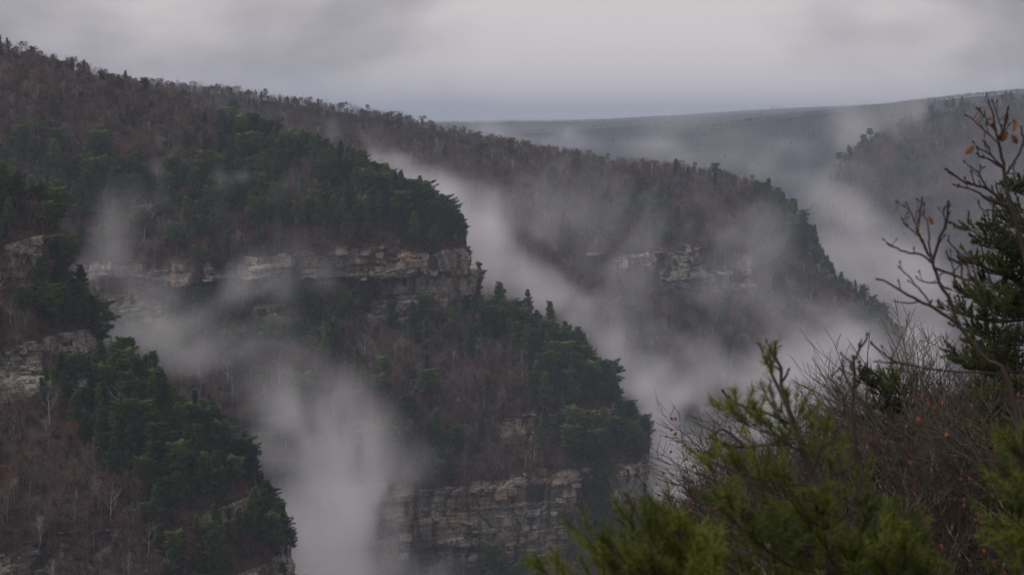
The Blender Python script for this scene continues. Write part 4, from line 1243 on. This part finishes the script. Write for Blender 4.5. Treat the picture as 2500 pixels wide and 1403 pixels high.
    o.modifiers.new('field', 'NODES').node_group = ng
    return tag(o, label, 'mist', kind='stuff')

M['mist'] = volume_mat('mist', 1.0, (0.965, 0.945, 0.97))
def puff(px, py, Y, rpx, rpy, depth, tau):
    k = Y / FPX
    return (P(px, py, Y), (rpx * k, depth, rpy * k), tau)
_wr = random.Random(77)
def wisp(path, Ya, Yb, r, n, tau):
    out_ = []
    for k in range(n):
        t = (k + _wr.random()) / n * (len(path) - 1); i = min(len(path) - 2, int(t)); u = t - i
        px = path[i][0] * (1 - u) + path[i + 1][0] * u + _wr.gauss(0, r * .5); py = path[i][1] * (1 - u) + path[i + 1][1] * u + _wr.gauss(0, r * .5)
        q = r * _wr.uniform(.5, 1.4)
        out_.append(puff(px, py, Ya + (Yb - Ya) * t / (len(path) - 1) + _wr.uniform(-5, 5), q * _wr.uniform(.6, 1.1), q * _wr.uniform(.8, 1.5), 6.0, .42 * tau * _wr.uniform(.5, 1.3)))
    return out_
near_mist = [
    # gully between the near spur and the middle headland
    puff(800, 1400, 520, 130, 120, 24, 1.9), puff(790, 1260, 520, 105, 110, 24, 1.8), puff(760, 1120, 522, 105, 100, 24, 1.6), puff(720, 1000, 528, 120, 90, 22, 1.2), *wisp([(900, 1403), (940, 1330), (930, 1240), (950, 1150), (900, 1050), (860, 970), (800, 900)], 520, 555, 60, 46, .4), puff(880, 1420, 505, 150, 50, 18, 1.4), puff(860, 1180, 530, 60, 110, 14, .8),
    puff(640, 910, 532, 120, 80, 20, 1.0), puff(520, 850, 535, 120, 70, 20, .7), puff(390, 770, 545, 120, 70, 14, .5), puff(320, 810, 525, 110, 60, 22, .7), puff(700, 850, 540, 90, 70, 16, .6),
    *wisp([(205, 650), (245, 620), (275, 575), (300, 530), (325, 490)], 548, 574, 40, 24, .22), puff(250, 650, 545, 60, 50, 12, .5),
    *wisp([(600, 740), (680, 710), (760, 690), (800, 660)], 540, 546, 44, 22, .2), *wisp([(680, 680), (690, 640), (715, 600), (700, 560)], 546, 560, 26, 16, .15), *wisp([(470, 730), (560, 700), (600, 660), (590, 620)], 542, 552, 40, 22, .16), *wisp([(300, 690), (400, 680), (480, 650)], 548, 552, 34, 16, .16),
    *wisp([(385, 500), (398, 440), (385, 390), (400, 340), (385, 300)], 572, 592, 15, 26, .26), *wisp([(540, 510), (545, 470), (580, 430), (620, 400), (670, 370), (690, 330)], 570, 588, 24, 30, .24), *wisp([(505, 360), (525, 400), (545, 450)], 582, 574, 14, 12, .2),
    *wisp([(740, 400), (700, 450), (640, 490)], 586, 576, 24, 12, .18), *wisp([(440, 205), (480, 215), (530, 250), (580, 270), (640, 262)], 612, 604, 26, 18, .22),
    *wisp([(930, 1300), (930, 1200), (890, 1100), (890, 1000)], 540, 560, 36, 20, .22), *wisp([(960, 1403), (1040, 1380), (1100, 1400)], 500, 505, 40, 14, .2),
    # a thin veil before the rear ridge
    puff(1500, 620, 835, 260, 160, 26, .44), puff(1800, 700, 840, 220, 170, 26, .44), puff(1350, 480, 845, 200, 110, 22, .36), puff(1950, 760, 830, 160, 120, 24, .44),
    # between the middle headland and the rear ridge
    puff(930, 395, 750, 50, 28, 22, .9), puff(1010, 445, 750, 55, 40, 24, 1.4), puff(1090, 510, 750, 55, 60, 26, 1.9), puff(1170, 590, 750, 65, 80, 28, 2.4), puff(1230, 670, 750, 75, 55, 28, 2.2),
    puff(1320, 715, 750, 70, 45, 28, 1.7), puff(1420, 780, 750, 65, 50, 28, 1.5), puff(1500, 860, 755, 60, 60, 28, 1.4), puff(1580, 950, 760, 70, 70, 30, 1.7), puff(1630, 1060, 765, 70, 100, 34, 2.0), puff(1690, 1170, 760, 110, 100, 40, 2.3),
    puff(1720, 960, 780, 110, 60, 30, 1.1), puff(1850, 960, 790, 110, 60, 30, 1.2), puff(1860, 1080, 790, 130, 90, 40, 2.0), puff(1990, 900, 800, 110, 50, 30, 1.3), puff(2110, 830, 815, 100, 60, 30, 1.5), puff(2200, 920, 800, 140, 100, 30, 1.9), puff(2020, 980, 790, 140, 80, 30, 1.6), puff(1600, 1280, 750, 120, 90, 30, 1.4),
    *wisp([(700, 290), (780, 310), (860, 350), (930, 370)], 790, 770, 36, 20, .15), *wisp([(1200, 520), (1150, 470), (1060, 420)], 800, 790, 34, 16, .2), *wisp([(1300, 640), (1330, 590), (1300, 540)], 820, 830, 34, 14, .16), *wisp([(1450, 730), (1480, 680), (1470, 640)], 840, 850, 34, 14, .16), *wisp([(1560, 880), (1620, 850), (1700, 870), (1760, 920)], 840, 830, 44, 22, .25)]
rear_mist = [
    # wisps over the rear ridge and the valley beyond it
    *wisp([(1700, 570), (1780, 560), (1850, 540), (1930, 560)], 922, 940, 60, 26, .2), *wisp([(1600, 470), (1700, 450), (1800, 460)], 945, 955, 44, 16, .12), *wisp([(1880, 640), (1960, 640), (2010, 690)], 925, 930, 44, 16, .14), *wisp([(1780, 720), (1880, 750), (1980, 730)], 905, 910, 50, 18, .16),
    puff(1940, 450, 1250, 110, 45, 60, 0.93), puff(2050, 520, 1250, 110, 70, 60, 1.18), puff(2120, 620, 1250, 130, 80, 70, 1.24), puff(2200, 720, 1250, 150, 90, 70, 1.36), puff(2200, 860, 1200, 160, 110, 70, 1.36), puff(2080, 900, 1150, 120, 80, 60, 0.99), puff(2330, 640, 1280, 150, 120, 70, 1.12), puff(2420, 520, 1300, 150, 90, 60, 0.81), puff(2450, 780, 1250, 150, 160, 70, 1.36),
    puff(1960, 870, 1000, 140, 70, 40, 0.81), puff(2020, 1000, 960, 180, 110, 50, 1.12),
    *wisp([(2060, 250), (2075, 300), (2100, 350), (2080, 400)], 1850, 1800, 46, 20, .28), *wisp([(2180, 300), (2240, 280), (2300, 250)], 1560, 1600, 36, 16, .3), puff(2085, 340, 1850, 60, 60, 40, 0.25), puff(2060, 430, 1500, 120, 40, 50, 0.62), puff(2200, 280, 1640, 60, 40, 20, 0.25), puff(2330, 400, 1520, 140, 60, 30, 0.31)]
far_mist = [
    puff(1180, 325, 2200, 60, 22, 80, 1.0), puff(1390, 345, 2250, 55, 30, 80, 1.1), puff(1260, 350, 2250, 70, 18, 80, .8), puff(1690, 385, 2200, 90, 35, 90, 1.1), puff(1560, 370, 2200, 70, 22, 80, .9), puff(1830, 400, 2150, 110, 40, 90, 1.2), puff(1960, 370, 2200, 110, 50, 90, .8), puff(1700, 330, 2300, 150, 40, 60, .5), puff(2060, 310, 2280, 50, 45, 30, .42), puff(1450, 300, 2800, 200, 16, 80, .35), puff(1220, 300, 3300, 120, 18, 90, .6)]
mist_volume('mist', (-175, 490, -190), (185, 880, 50), 2.3, near_mist, M['mist'], 3, 21.0, 'white mist rising through the gorge around the middle headland')
mist_volume('mist', (60, 890, -200), (420, 1930, 30), 5.5, rear_mist, M['mist'], 4, 40.0, 'pale mist drifting beyond the rear ridge at right')
mist_volume('mist', (-90, 2050, -90), (640, 3450, 30), 12.0, far_mist, M['mist'], 6, 120.0, 'low mist lying before the far plateau')
